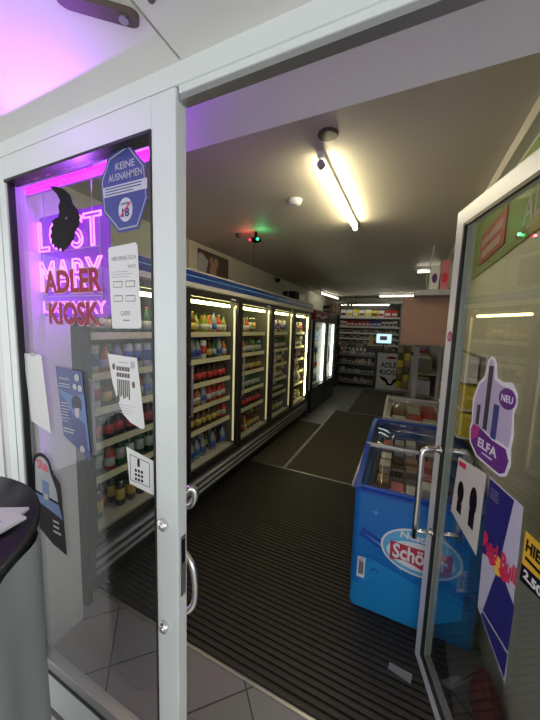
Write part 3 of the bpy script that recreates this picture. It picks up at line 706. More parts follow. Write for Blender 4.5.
# hollow body: outer shell minus well
bm = B(); o_ = rr(FX0-.004, FX1+.004, FY0-.004, FY1+.004, .038); i_ = rr(FX0+.05, FX1-.05, FY0+.05, FY1-.05, .02)
def ring(bm, o_, i_, z0, z1, zb, floor=True):
    ov0 = [bm.verts.new((a, b, z0)) for a, b in o_]; ov1 = [bm.verts.new((a, b, z1)) for a, b in o_]
    iv1 = [bm.verts.new((a, b, z1)) for a, b in i_]; iv0 = [bm.verts.new((a, b, zb)) for a, b in i_]; n = len(o_)
    for k in range(n):
        j = (k+1) % n
        bm.faces.new((ov0[k], ov0[j], ov1[j], ov1[k])); bm.faces.new((ov1[k], ov1[j], iv1[j], iv1[k])); bm.faces.new((iv1[k], iv1[j], iv0[j], iv0[k]))
    if floor: bm.faces.new(iv0); bm.faces.new(ov0[::-1])
    else:
        for k in range(n): j = (k+1) % n; bm.faces.new((iv0[k], iv0[j], ov0[j], ov0[k]))
ring(bm, o_, i_, .16, .70, .30)
obj('body', bm, 'fblue', fz)
bm = B(); ring(bm, rr(FX0-.012, FX1+.012, FY0-.012, FY1+.012, .04), rr(FX0+.035, FX1-.035, FY0+.04, FY1-.04, .02), .700, .712, .700, False)
obj('rim', bm, 'fblue3', fz)
obj('liner', bx(FX0+.052, FX1-.052, FY0+.052, FY1-.052, .301, .31), 'p_white', fz)
# front panel graphics
FP = Pl((FX0, FY0-.0045, 0), (1, 0, 0), (0, 0, 1))
bm = B(); poly(bm, FP, [(.05, .05), (.56, .05), (.56, .22), (.30, .28), (.10, .335), (.05, .325)], 0.0, .004); obj('vent_panel', bm, 'fblue2', fz)
bm = B(); poly(bm, FP, [(.03, .45), (.15, .40), (.35, .33), (.56, .26), (.56, .31), (.38, .37), (.2, .43), (.05, .50)], 0.0001, .0012); obj('wave_print', bm, 'fblue3', fz)
bm = B()
random.seed(3)
for k in range(6):
    a = .05+.06*k; b = .37+.02*math.sin(k); poly(bm, FP, [(a, b+.10), (a+.10, b+.06-.01*k), (a+.16, b+.01), (a+.09, b+.055-.01*k)], .0013, .0016)
for cx_, cy_ in ((.11, .60), (.25, .33)):
    for an in range(4):
        c_, s_ = math.cos(an*PI/4), math.sin(an*PI/4); r_ = .03 if an % 2 == 0 else .013
        poly(bm, FP, [(cx_+c_*r_, cy_+s_*r_), (cx_-s_*.002, cy_+c_*.002), (cx_-c_*r_, cy_-s_*r_), (cx_+s_*.002, cy_-c_*.002)], .0014+an*.0001, .0018+an*.0001)
obj('sparkle_print', bm, 'logoblue', fz)
bm = B(); poly(bm, FP, ell(.33, .445, .185, .125, 36), .0015, .003); lg = obj('logo_rim', bm, 'white', fz)
bm = B(); poly(bm, FP, ell(.33, .445, .175, .115, 36), .0031, .0038); obj('logo_field', bm, 'logoblue', lg)
bm = B(); poly(bm, FP, ell(.33, .425, .155, .075, 32), .0039, .0043); obj('logo_swash', bm, 'white', lg)
bm = B(); pts = [(.19+.28*t, .475-.010*math.sin(t*PI)+.012*t) for t in [k/12 for k in range(13)]]
poly(bm, FP, pts+[(a+.004, b-.105+.018*math.sin((a-.19)/.28*PI*2)) for a, b in pts[::-1]], .0044, .0048); obj('logo_ribbon', bm, 'logored', lg)
bm = B(); text(bm, FP, 'Schöller', .33, .427, .25, .082, .0049, bold=.03); obj('lettering', bm, 'white', lg)
bm = B(); text(bm, FP, 'Nestlé', .31, .527, .15, .038, .0044, bold=.03); obj('lettering', bm, 'white', lg)
bm = B(); rect(bm, FP, .035, .075, .205, .325, .0042, .005); rt = obj('rating_label', bm, 'white', fz)
bm = B(); rect(bm, FP, .042, .068, .225, .30, .0051, .0055); lines(bm, FP, .04, .07, .3, .32, 2, .0051); obj('label_print', bm, 'greytext', rt)
bm = B(); pts = [FP.p(.125+.018*math.cos(a), .262+.018*math.sin(a), .006) for a in [PI*.0+PI*k/10 for k in range(11)]]; tube(bm, pts, .003, 6); obj('keyhole_cover', bm, 'fblue3', fz)
bm = B()
for a, b in ((.10, .315), (.12, .20), (.54, .235)): poly(bm, FP, ell(a, b, .004, .004, 8), .0041, .0055)
obj('screw', bm, 'fblue3', fz)
# arched lid
def arc(y): t = (y-FY0)/(FY1-FY0); return .703+.105*math.sin(PI*.76*min(max(t, 0), 1))
def arch(bm, x0, x1, ya, yb, dz=0.0, th=.006, n=14):
    lo = []; hi = []
    for k in range(n+1):
        y = ya+(yb-ya)*k/n; z = arc(y)+dz
        lo.append((bm.verts.new((x0, y, z)), bm.verts.new((x1, y, z)))); hi.append((bm.verts.new((x0, y, z+th)), bm.verts.new((x1, y, z+th))))
    for k in range(n):
        bm.faces.new((lo[k][0], lo[k][1], lo[k+1][1], lo[k+1][0])); bm.faces.new((hi[k][0], hi[k+1][0], hi[k+1][1], hi[k][1]))
        bm.faces.new((lo[k][0], lo[k+1][0], hi[k+1][0], hi[k][0])); bm.faces.new((lo[k][1], hi[k][1], hi[k+1][1], lo[k+1][1]))
    bm.faces.new((lo[0][0], hi[0][0], hi[0][1], lo[0][1])); bm.faces.new((lo[n][0], lo[n][1], hi[n][1], hi[n][0]))
    return bm
YM = 1.99
for (x0, x1, nm) in ((FX0-.006, FX0+.022, 'side_arch'), (FX1-.022, FX1+.006, 'side_arch')):
    obj(nm, arch(B(), x0, x1, FY0-.005, FY1+.005, 0, .018), 'fblue3', fz)
obj('glass_lid', arch(B(), FX0+.022, FX1-.022, FY0+.02, YM+.01, .002, .004), 'lidglass', fz, True)
obj('glass_lid', arch(B(), FX0+.022, FX1-.022, YM-.02, FY1-.02, .010, .004), 'lidglass', fz, True)
for y in (FY0+.005, YM, FY1-.03):
    b_ = B(); box(b_, FX0, FX1, y, y+.022, arc(y+.01)+.001, arc(y+.01)+.022, bev=.004); obj('lid_bar', b_, 'fblue3' if y < FY0+.1 else 'alu' if y < FY1-.05 else 'fblue3', fz)
obj('rear_frame', bx(FX0, FX1, FY1-.03, FY1, .705, .775, bev=.006), 'fblue3', fz)
for x_ in (FX0-.006, FX1-.022):
    bm = B(); n_ = 12; SPl = Pl((x_, 0, 0), (0, 1, 0), (0, 0, 1)); ys = [FY0+(FY1-FY0)*k/n_ for k in range(n_+1)]
    poly(bm, SPl, [(ys[0], .703)]+[(y, arc(y)) for y in ys]+[(ys[-1], .703)], .004, .024); obj('side_cheek', bm, 'fblue3', fz)
# side rail
bm = B(); tube(bm, [(FX0-.02, FY0+.03, .70), (FX0-.02, FY1-.03, .70)], .010, 8); obj('side_rail', bm, 'alu', fz, True)
# wire baskets and ice cream
for bi, (y0, y1) in enumerate(((FY0+.06, FY0+.40), (FY0+.42, FY0+.74), (FY0+.76, FY1-.06))):
    o = thing('wire_basket', ['front wire basket inside the blue freezer', 'middle wire basket inside the blue freezer', 'rear wire basket inside the blue freezer'][bi], 'basket', ((FX0+FX1)/2, (y0+y1)/2, .45))
    bm = B(); x0, x1 = FX0+.062, FX1-.062
    for z in (.55, .61, .67): tube(bm, [(x0, y0, z), (x1, y0, z), (x1, y1, z), (x0, y1, z), (x0, y0, z)], .0025, 5)
    for k in range(9):
        x = x0+(x1-x0)*k/8
        tube(bm, [(x, y0, .67), (x, y0, .53), (x, y1, .53), (x, y1, .67)], .002, 5)
    obj('wire_mesh', bm, 'lightgrey', o)
    xm = (x0+x1)/2
    for j in range(10):
        m, m2, cn = [('p_tan', 'p_white', 'tan'), ('p_white', 'p_tan', 'white'), ('p_pink', 'p_white', 'pink'), ('b_brown', 'p_tan', 'brown'), ('p_white', 'p_blue', 'white')][(j*2+bi) % 5]
        px_ = x0+.06+(j % 5)*.083; py_ = y0+.085+(j//5)*.13
        pack('ice_cream_pack', m, m2, (px_, py_, .534), (.068, .10, random.uniform(.08, .14)), 0, '%s ice cream pack in the %s basket of the blue freezer' % (cn, ['front', 'middle', 'rear'][bi]), 'ice cream', '%s ice cream packs in the %s basket' % (cn, ['front', 'middle', 'rear'][bi]))
# ------------------------------------------------ second freezer
f2 = thing('chest_freezer', 'white chest freezer with curved glass lid behind the blue freezer', 'freezer', (0.15, 3.3, 0))
GX0, GX1, GY0, GY1 = -0.125, 0.42, 2.80, 3.80
FY0_, FY1_ = FY0, FY1
bm = B(); ring(bm, rr(GX0, GX1, GY0, GY1, .03), rr(GX0+.05, GX1-.05, GY0+.05, GY1-.05, .02), .02, .74, .40); obj('body', bm, 'p_white', f2)
FY0, FY1 = GY0, GY1
def arc(y): t = (y-GY0)/(GY1-GY0); return .742+.10*math.sin(PI*min(max(t, 0), 1))**.8
for (x0, x1) in ((GX0-.004, GX0+.02), (GX1-.02, GX1+.004)): obj('side_arch', arch(B(), x0, x1, GY0, GY1, 0, .016), 'lightgrey', f2)
obj('glass_lid', arch(B(), GX0+.02, GX1-.02, GY0+.02, 3.31, .002, .004), 'lidglass', f2, True)
obj('glass_lid', arch(B(), GX0+.02, GX1-.02, 3.29, GY1-.02, .009, .004), 'lidglass', f2, True)
for y in (GY0+.004, 3.29, GY1-.03):
    b_ = B(); box(b_, GX0, GX1, y, y+.022, arc(y+.01)+.001, arc(y+.01)+.024, bev=.004); obj('lid_bar', b_, 'lightgrey', f2)
for j in range(6):
    m, cn = [('p_white', 'white'), ('p_red', 'red'), ('p_white', 'white'), ('p_tan', 'tan'), ('p_white', 'white'), ('p_red', 'red')][j]
    pack('frozen_food_bag', m, 'p_white', (GX0+.13+(j % 3)*.14, GY0+.25+(j//3)*.45, .4015), (.12, .30, .30+.03*(j % 2)), 0, '%s frozen food box in the %s half of the white chest freezer' % (cn, ['near', 'far'][j//3]), 'frozen food', '%s frozen boxes in the %s half' % (cn, ['near', 'far'][j//3]))
# ------------------------------------------------ gondola shelf behind
gd = thing('gondola_shelf', 'tall grey metal shelf with wire fronts behind the freezers', 'shelf', (0.33, 5.2, 0))
obj('end_post', bx(0.13, 0.19, 4.25, 4.28, 0, 1.36), 'lightgrey', gd); obj('end_post', bx(0.41, 0.45, 4.25, 4.28, 0, 1.36), 'lightgrey', gd); obj('rear_panel', bx(0.43, 0.45, 4.28, 6.4, 0, 1.36), 'grey', gd); obj('end_panel', bx(0.20, 0.45, 6.4, 6.43, 0, 1.36), 'grey', gd)
for k, z in enumerate((.12, .42, .72, 1.02)):
    sh = obj('shelf', bx(0.16, 0.43, 4.28, 6.4, z-.02, z), 'grey', gd)
    bm = B(); tube(bm, [(0.155, 4.28, z+.08), (0.155, 6.4, z+.08)], .004, 5); tube(bm, [(0.155, 4.28, z+.04), (0.155, 6.4, z+.04)], .004, 5)
    for y in [4.3+.15*q_ for q_ in range(15)]: tube(bm, [(0.155, y, z-.01), (0.155, y, z+.08)], .003, 5)
    obj('wire_front', bm, 'lightgrey', sh)
    for j in range(9):
        m = ['p_tan', 'p_white', 'lightgrey', 'p_olive', 'p_red'][(j*3+k) % 5]; cn = {'p_white': 'white', 'p_red': 'red', 'p_tan': 'tan', 'p_olive': 'olive', 'lightgrey': 'grey'}[m]
        pack('carton_pack', m, 'p_white', (.27, 4.42+.225*j, z+.0005), (.16, .17, random.uniform(.13, .22)), PI/2, '%s carton on the %s shelf of the grey metal shelf' % (cn, ORD[k]), 'carton', '%s cartons on grey metal shelf level %s' % (cn, ORD[k]))
bm = bx(0.12, 0.17, 4.10, 4.22, 1.30, 1.37); 
# ------------------------------------------------ brown wall cupboard with shelf above
cb = thing('wall_cupboard', 'brown wall cupboard hanging high on the right wall above the white freezer', 'cupboard', (0.2, 3.9, 1.41))
obj('body', bx(-0.045, 0.455, 3.56, 4.2, 1.42, 1.93, bev=.004), 'brown', cb)
obj('top_shelf', bx(0.06, 0.455, 3.40, 4.25, 1.935, 1.99, bev=.003), 'lightgrey', cb)
obj('door_line', bx(-0.0465, -0.045, 3.87, 3.88, 1.43, 1.92), 'wood', cb)
for (x0, x1, z1, m, lab) in ((0.19, .275, .25, 'p_white', 'white carton with small print on the shelf above the brown cupboard'), (0.285, .36, .29, 'p_pink', 'pink and red carton on the shelf above the brown cupboard')):
    o = obj('carton', bx(x0, x1, 3.46, 3.62, 1.991, 1.991+z1, bev=.002), m); tag(o, lab, 'carton')
    bm = B(); pl = Pl((x0, 3.46, 1.991), (1, 0, 0), (0, 0, 1)); poly(bm, pl, ell((x1-x0)/2, .12, .025, .05, 12), .0003, .001); obj('printed_mark', bm, 'purple' if m == 'p_white' else 'rbred', o)
bm = B(); tube(bm, [(.20, 3.8, 1.995), (.17, 3.75, 2.15), (.20, 3.7, 2.35), (.22, 3.72, CZ-.001)], .006, 6); tag(obj('hanging_cable', bm, 'white'), 'loose white cable hanging from the ceiling to the cupboard shelf', 'cable')
# ------------------------------------------------ right wall snack rack seen through the open door
rk = thing('wall_snack_rack', 'white wall rack of yellow snack packs above the freezers', 'rack', (0.43, 2.7, .86))
obj('rear_panel', bx(0.44, 0.458, 2.15, 3.3, .90, 1.42), 'grey', rk)
for k, z in enumerate((.90, 1.08, 1.26)):
    obj('shelf', bx(0.35, 0.44, 2.15, 3.3, z-.01, z), 'white', rk)
    for j in range(9):
        m = [['p_yellow', 'p_yellow', 'l_gold'], ['p_yellow', 'l_gold', 'p_yellow'], ['p_white', 'lightgrey', 'p_white']][k][j % 3]
        pack('snack_pack', m, 'p_white', (.393, 2.21+.125*j, z+.0005), (.11, .07, .15), -PI/2, '%s snack pack in the %s row of the white wall rack' % ({'p_yellow': 'yellow', 'l_gold': 'gold', 'p_white': 'white', 'lightgrey': 'grey'}[m], ['bottom', 'middle', 'top'][k]), 'snack pack', 'snack packs in the %s row of the wall rack' % ['bottom', 'middle', 'top'][k])
# ------------------------------------------------ banners on right wall
gb = thing('wall_banner', 'long green banner with pale lettering high on the right wall', 'banner', (0.45, 2.1, 1.97))
WP = Pl((0.459, 2.85, 0), (0, -1, 0), (0, 0, 1))
bm = B(); rect(bm, WP, 0, 1.75, 1.985, 2.40, 0, .008); obj('board', bm, 'green', gb)
bm = B(); text(bm, WP, 'ALLES', 1.34, 2.11, .46, .13, .0085, bold=.01); rect(bm, WP, .0, 1.75, 2.03, 2.034, .0085, .009); rect(bm, WP, .95, 1.75, 2.255, 2.26, .0085, .009); obj('lettering', bm, 'lightgrey', gb)
rb_ = thing('wall_sign', 'dark red sign with pale lines of print beside the green banner lettering', 'sign', (0.45, 2.3, 2.0))
bm = B(); rect(bm, WP, .27, .86, 2.045, 2.245, .0095, .016); obj('board', bm, 'redsign', rb_)
bm = B(); random.seed(5)
for r_ in range(2):
    a = .32
    while a < .78:
        w_ = random.uniform(.03, .05); rect(bm, WP, a, a+w_, 2.075+.08*r_, 2.075+.08*r_+.05, .0162, .0168); a += w_+.015
obj('print', bm, 'lightgrey', rb_)

# ================================================================== NEON SIGN + LED STRIP
ns = thing('neon_sign', 'glowing pink neon lettering hanging behind the left window', 'neon sign', (-1.22, 0.74, 1.56))
NP = Pl((-1.225, 0.735, 0), (1, 0, 0), (0, 0, 1))
for s_, z_ in (('LOST', 1.902), ('MARY', 1.742)):
    bm = B(); text(bm, NP, s_, 0, z_, .40, .125, 0, outline=.019); obj('neon_lettering', bm, 'neon', ns, True)
bm = B(); text(bm, NP, 'LOST MARY', 0.01, 1.615, .40, .05, 0, outline=.02); obj('small_neon_tubes', bm, 'neon', ns, True)
bm = B()
for x in (-.15, .15): tube(bm, [NP.p(x, 1.96, 0), NP.p(x, 2.199, .0)], .0015, 5)
for z in (1.84, 1.68, 1.66): tube(bm, [NP.p(-.18, z, -.006), NP.p(.18, z, -.006)], .002, 5)
for x in (-.18, .18): tube(bm, [NP.p(x, 1.60, -.006), NP.p(x, 1.96, -.006)], .002, 5)
obj('hanging_frame', bm, 'lightgrey', ns)
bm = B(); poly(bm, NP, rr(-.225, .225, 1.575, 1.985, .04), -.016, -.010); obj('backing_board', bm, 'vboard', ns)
l = bpy.data.lights.new('soffit_fill_spot', 'SPOT'); l.color = (0.45, 0.10, 1.0); l.energy = 17; l.shadow_soft_size = 0.004; l.spot_size = 2.4; l.spot_blend = 1.0  # added spot apart from the neon tubes, tints the porch soffit violet
lo = bpy.data.objects.new('soffit_fill_spot', l); COL.objects.link(lo); lo.location = (.27, -.128, .345); lo.rotation_euler = (-PI*.80, 0, 0); lo.parent = ns
l = bpy.data.lights.new('panel_fill_spot', 'SPOT'); l.color = (0.42, 0.05, 1.0); l.energy = 7; l.shadow_soft_size = 0.004; l.spot_size = 2.9; l.spot_blend = 1.0  # added spot aimed left, washes the white inner panel violet
lo = bpy.data.objects.new('panel_fill_spot', l); COL.objects.link(lo); lo.location = (-.03, .03, .22); lo.rotation_euler = (PI*.08, PI*.5, 0); lo.parent = ns
l = bpy.data.lights.new('shutter_box_fill_spot', 'SPOT'); l.color = (0.45, 0.08, 1.0); l.energy = 7; l.shadow_soft_size = 0.004; l.spot_size = 2.7; l.spot_blend = 1.0  # added upward spot, puts violet light on the shutter box underside
lo = bpy.data.objects.new('shutter_box_fill_spot', l); COL.objects.link(lo); lo.location = (.20, .02, .45); lo.rotation_euler = (PI, 0, 0); lo.parent = ns
ls = thing('led_strip', 'violet light strip along the top and left of the left window', 'light strip', (-1.0, .64, 2.05))
obj('led_line', bx(-1.40, -0.62, 0.665, 0.68, 2.050, 2.062), 'violet', ls); obj('led_line', bx(-1.428, -1.42, 0.655, 0.67, .9, 2.05), 'violet', ls); obj('holder', bx(-1.42, -0.60, 0.68, 0.690, 2.04, 2.072), 'alu', ls)
obj('bracket', bx(-1.02, -1.00, .68, .69, 2.072, 2.199), 'alu', ls)
# ================================================================== STICKERS ON THE LEFT WINDOW (on the glass face)
class GlassPl(Pl):
    def p(s, a, b, h=0.0): return Pl.p(s, a*1.038, 1.56+(b-1.56)*1.038, h)
GP = GlassPl((0, YF+.0215, 0), (1, 0, 0), (0, 0, 1))
h = .0003
def flat(name, label, cat, pts, m, hh=(h, h+.0007), pl=GP):
    cx_ = sum(p[0] for p in pts)/len(pts); z0_ = min(p[1] for p in pts)
    o = thing(name, label, cat, pl.p(cx_, z0_, 0)[:])
    bm = B(); poly(bm, pl, pts, *hh); obj('sheet', bm, m, o)
    return o
# octagon
oc = [(-.745, 1.993), (-.67, 2.012), (-.612, 1.950), (-.604, 1.87), (-.640, 1.800), (-.712, 1.797), (-.772, 1.855), (-.779, 1.940)]
o = flat('age_notice', 'blue octagonal age notice sticker at the top right of the left window', 'sticker', oc, 'octblue')
cx_, cy_ = -.688, 1.905
bm = B(); inn = [(cx_+(a-cx_)*.93, cy_+(b-cy_)*.93) for a, b in oc]; inn2 = [(cx_+(a-cx_)*.90, cy_+(b-cy_)*.90) for a, b in oc]
for k in range(8): poly(bm, GP, [inn[k], inn[(k+1) % 8], inn2[(k+1) % 8], inn2[k]], h+.0008, h+.0011)
text(bm, GP, 'KEINE', -.684, 1.963, .07, .017, h+.0008, .0004, bold=.01); text(bm, GP, 'AUSNAHMEN', -.685, 1.938, .122, .018, h+.0008, .0004, bold=.005); obj('lettering', bm, 'lightgrey', o)
bm = B(); rect(bm, GP, -.768, -.606, 1.893, 1.918, h+.0012, h+.0015); poly(bm, GP, ell(-.685, 1.853, .026, .03, 24), h+.0008, h+.0011); obj('white_band', bm, 'silver', o)
bm = B(); text(bm, GP, '18', -.684, 1.846, .026, .022, h+.0016, .0003, bold=.03); text(bm, GP, 'UNTER', -.686, 1.868, .03, .006, h+.0016, .0003); lines(bm, GP, -.76, -.615, 1.895, 1.916, 3, h+.0016, .35); obj('small_lettering', bm, 'navy', o)
bm = B(); poly(bm, GP, [(-.706, 1.838), (-.703, 1.835), (-.664, 1.868), (-.667, 1.871)], h+.002, h+.0022); obj('strike_bar', bm, 'rbred', o)
# eagle
eg = [(-1.012, 1.965), (-.978, 1.958), (-.945, 1.947), (-.915, 1.925), (-.902, 1.897), (-.885, 1.882), (-.873, 1.860), (-.878, 1.835), (-.896, 1.822), (-.905, 1.800), (-.925, 1.785), (-.945, 1.775), (-.962, 1.768),
      (-.970, 1.780), (-.984, 1.772), (-.990, 1.788), (-1.003, 1.780), (-1.003, 1.797), (-1.017, 1.792), (-1.013, 1.810), (-1.022, 1.818), (-1.010, 1.830), (-1.016, 1.842), (-1.003, 1.850), (-1.008, 1.862), (-.993, 1.868), (-.975, 1.870), (-.968, 1.885), (-.972, 1.900), (-.962, 1.915), (-.975, 1.935)]
o = flat('eagle_sticker', 'black eagle head silhouette sticker over the pink neon lettering', 'sticker', eg, 'black')
bm = B(); poly(bm, GP, ell(-.935, 1.862, .006, .004, 10), h+.0008, h+.0011); obj('eye', bm, 'purple', o)
# ADLER KIOSK
o = thing('shop_name_lettering', 'red shop name lettering with pale outline on the left window', 'lettering', (-.92, YF+.02, 1.52))
for s_, z_, w_ in (('ADLER', 1.680, .275), ('KIOSK', 1.583, .245)):
    bm = B(); text(bm, GP, s_, -.925, z_, w_+.010, .075, h, .0006, bold=.045); lt_ = obj('lettering', bm, 'outline', o)
    bm = B(); text(bm, GP, s_, -.925, z_, w_, .068, h+.0008, .0006, bold=.03); obj('letter_faces', bm, 'red', lt_)
bm = B(); pts = [GP.p(-.79+.022*math.cos(2*PI*k/20), 1.565+.022*math.sin(2*PI*k/20), .0015) for k in range(21)]; tube(bm, pts, .0015, 5); lines(bm, GP, -.805, -.775, 1.555, 1.575, 2, h)
tag(obj('round_seal', bm, 'p_tan'), 'small round tan seal outline beside the red lettering on the window', 'sticker')
# "HIER ERHÄLTLICH" notice
o = flat('payment_notice', 'white printed notice with four small boxes beside the red lettering', 'notice', [(-.757, 1.757), (-.752, 1.763), (-.652, 1.768), (-.645, 1.762), (-.635, 1.552), (-.640, 1.546), (-.745, 1.543), (-.75, 1.548)], 'paper')
bm = B(); text(bm, GP, 'HIER ERHÄLTLICH', -.697, 1.733, .092, .013, h+.0008, .0003); text(bm, GP, 'VELO', -.667, 1.709, .030, .008, h+.0008, .0003); text(bm, GP, 'QØS', -.695, 1.585, .036, .014, h+.0008, .0003)
for a in (-.740, -.692):
    for b in (1.655, 1.617): rect(bm, GP, a, a+.036, b, b+.017, h+.0008, h+.0011)
lines(bm, GP, -.745, -.66, 1.680, 1.700, 3, h+.0008, .15); rect(bm, GP, -.705, -.680, 1.565, 1.568, h+.0008, h+.0011)
nb = obj('lettering', bm, 'greytext', o)
bm = B()
for a in (-.740, -.692):
    for b in (1.655, 1.617): rect(bm, GP, a+.002, a+.034, b+.002, b+.0145, h+.0012, h+.0014)
obj('box_fields', bm, 'paper', o)
# blank paper
o = flat('blank_paper', 'plain white sheet of paper at the left of the left window', 'paper', [(-1.235+.02, 1.443), (-1.105, 1.443), (-1.075, 1.175), (-1.19, 1.200)], 'paper')
bm = B(); rect(bm, GP, -1.17, -1.14, 1.435, 1.448, h+.0008, h+.0012); obj('tape', bm, 'lightgrey', o)
# blue football-like poster
o = flat('blue_poster', 'blue poster with a dark-haired person and white print on the left window', 'poster', [(-1.028, 1.413), (-.892, 1.405), (-.835, 1.110), (-.965, 1.165)][:1]+[(-.893, 1.405), (-.865, 1.122), (-1.003, 1.182)], 'indigo')
bm = B(); poly(bm, GP, [(-1.018, 1.34), (-.95, 1.325), (-.887, 1.335), (-.868, 1.155), (-.895, 1.165), (-.91, 1.21), (-.93, 1.25), (-1.0, 1.32)], h+.0008, h+.0011); obj('sky_shape', bm, 'skyblue', o)
bm = B(); poly(bm, GP, ell(-.925, 1.30, .026, .028, 16), h+.0012, h+.0014); obj('person_hair', bm, 'hair', o)
bm = B(); poly(bm, GP, [(-.937, 1.285), (-.912, 1.288), (-.914, 1.262), (-.922, 1.252), (-.933, 1.262)], h+.0015, h+.0017); obj('person_face', bm, 'skin', o)
bm = B(); poly(bm, GP, [(-.955, 1.24), (-.922, 1.255), (-.89, 1.24), (-.877, 1.15), (-.905, 1.145), (-.955, 1.17)], h+.0012, h+.0014); obj('person_jersey', bm, 'navy', o)
bm = B(); text(bm, GP, 'gesucht', -.985, 1.375, .055, .014, h+.0012, .0003, bold=.02); lines(bm, GP, -1.012, -.955, 1.345, 1.362, 2, h+.0012, .35); lines(bm, GP, -1.005, -.955, 1.23, 1.30, 7, h+.0018, .3); lines(bm, GP, -.998, -.93, 1.195, 1.215, 2, h+.0018, .5)
for a, b, r_ in ((-.918, 1.385, .012), (-.930, 1.355, .010), (-.905, 1.352, .011), (-.905, 1.155, .012)): poly(bm, GP, ell(a, b, r_, r_, 12), h+.0018, h+.0021)
obj('lettering', bm, 'lightgrey', o)
# white torn poster
o = flat('product_poster', 'white poster with brown product picture and curled corner on the left window', 'poster', [(-.772, 1.470), (-.655, 1.466), (-.630, 1.275), (-.640, 1.268), (-.685, 1.280), (-.715, 1.300), (-.735, 1.335), (-.755, 1.385)], 'paper')
bm = B()
for r_ in range(2):
    for k in range(5): rect(bm, GP, -.737+.011*k, -.728+.011*k, 1.425-.018*r_, 1.437-.018*r_, h+.0008, h+.0011)
for k in range(7): rect(bm, GP, -.735+.0075*k, -.730+.0075*k, 1.345+.004*(k % 3), 1.400, h+.0008, h+.0011)
for a, b in ((-.748, 1.435), (-.670, 1.390), (-.733, 1.342)): poly(bm, GP, ell(a, b, .006, .010, 10), h+.0008, h+.0011)
obj('product_print', bm, 'wood', o)
bm = B(); lines(bm, GP, -.745, -.655, 1.300, 1.330, 4, h+.0008, .2); rect(bm, GP, -.73, -.69, 1.448, 1.451, h+.0008, h+.0011); rect(bm, GP, -.68, -.664, 1.435, 1.455, h+.0008, h+.0011); obj('lettering', bm, 'lightgrey', o)
# keypad-like flyer
o = flat('product_flyer', 'small white flyer with bottle-shaped dot pattern low on the left window', 'flyer', [(-.705, 1.205), (-.600, 1.185), (-.600, 1.090), (-.700, 1.095)][:2]+[(-.600, 1.085), (-.695, 1.095)], 'paper')
bm = B()
rect(bm, GP, -.661, -.652, 1.155, 1.178, h+.0008, h+.0011)
for r_ in range(3):
    for k in range(3): rect(bm, GP, -.672+.012*k, -.664+.012*k, 1.112+.013*r_, 1.120+.013*r_, h+.0008, h+.0011)
for p0_, p1_ in (((-.690, 1.108), (-.690, 1.185)), ((-.615, 1.105), (-.615, 1.175))): tube(bm, [GP.p(*p0_, h+.001), GP.p(*p1_, h+.001)], .0008, 4)
for p0_, p1_ in (((-.690, 1.185), (-.615, 1.175)), ((-.690, 1.108), (-.615, 1.105))): tube(bm, [GP.p(*p0_, h+.001), GP.p(*p1_, h+.001)], .0008, 4)
obj('print', bm, 'black', o)
# arched dark display board
ab = [(-1.205, .955)]
pts = [(-1.20, .80), (-1.20, 1.03)]+[(-1.14+.055*math.cos(a), 1.045+.045*math.sin(a)) for a in [PI-PI*k/12 for k in range(13)]]+[(-1.06, 1.02), (-1.035, 1.0), (-1.02, .74), (-1.10, .755)]
o = flat('arched_display', 'dark arched display board with a red dome picture behind the table', 'display board', pts, 'black')
bm = B(); poly(bm, GP, [(-1.19, .94), (-1.185, 1.02)]+[(-1.14+.045*math.cos(a), 1.035+.042*math.sin(a)) for a in [PI-PI*k/10 for k in range(11)]]+[(-1.06, .97), (-1.055, .93)], h+.0008, h+.0011); obj('dome_picture', bm, 'lightgrey', o)
bm = B()
for k in range(10): poly(bm, GP, ell(-1.14+random.uniform(-.025, .03), 1.048+random.uniform(-.015, .022), .012, .007, 8), h+.0012+.0001*k, h+.00125+.0001*k)
obj('red_petals', bm, 'rbred', o)
bm = B(); rect(bm, GP, -1.145, -1.105, .915, .99, h+.0012, h+.0016); obj('handset_picture', bm, 'skyblue', o)
bm = B(); rect(bm, GP, -1.135, -1.112, .92, .942, h+.0017, h+.002); lines(bm, GP, -1.09, -1.045, .80, .86, 3, h+.0012, .4); obj('print', bm, 'lightgrey', o)
bm = B(); poly(bm, GP, [(-1.19, .93), (-1.05, .92), (-1.03, .87), (-1.10, .885), (-1.19, .90)], h+.0012, h+.0015); obj('blue_swoosh', bm, 'skyblue', o)

# ================================================================== STICKERS ON THE OPEN DOOR (u, z on leaf plane)
class LeafPl(Pl):
    def p(s, a, b, h=0.0): return s.o + s.x*(a*1.115) + s.y*(1.56+(b-1.56)*.957) + s.n*h
LG = LeafPl(LP.p(0, 0, -.012)[:], dr, (0, 0, 1))
def lflat(name, label, cat, pts, m, hh=(.0003, .001)): return flat(name, label, cat, pts, m, hh, LG)
o = lflat('vape_sticker', 'oval sticker with three slim devices on a purple base on the open door', 'sticker', [(0.284, 1.487), (0.300, 1.482), (0.310, 1.465), (0.320, 1.421), (0.345, 1.412), (0.383, 1.418), (0.408, 1.388), (0.411, 1.355), (0.402, 1.329), (0.412, 1.264), (0.408, 1.222), (0.415, 1.173), (0.403, 1.135), (0.378, 1.119), (0.32, 1.121), (0.262, 1.125), (0.220, 1.158), (0.210, 1.208), (0.218, 1.241), (0.211, 1.32), (0.232, 1.385), (0.262, 1.418), (0.268, 1.472)], 'white')
bm = B(); poly(bm, LG, [(0.284, 1.478), (0.298, 1.47), (0.309, 1.412), (0.345, 1.400), (0.39, 1.395), (0.398, 1.33), (0.402, 1.264), (0.398, 1.222), (0.225, 1.235), (0.220, 1.32), (0.24, 1.378), (0.270, 1.407), (0.275, 1.465)], .0011, .0013); obj('mauve_field', bm, 'mauve', o)
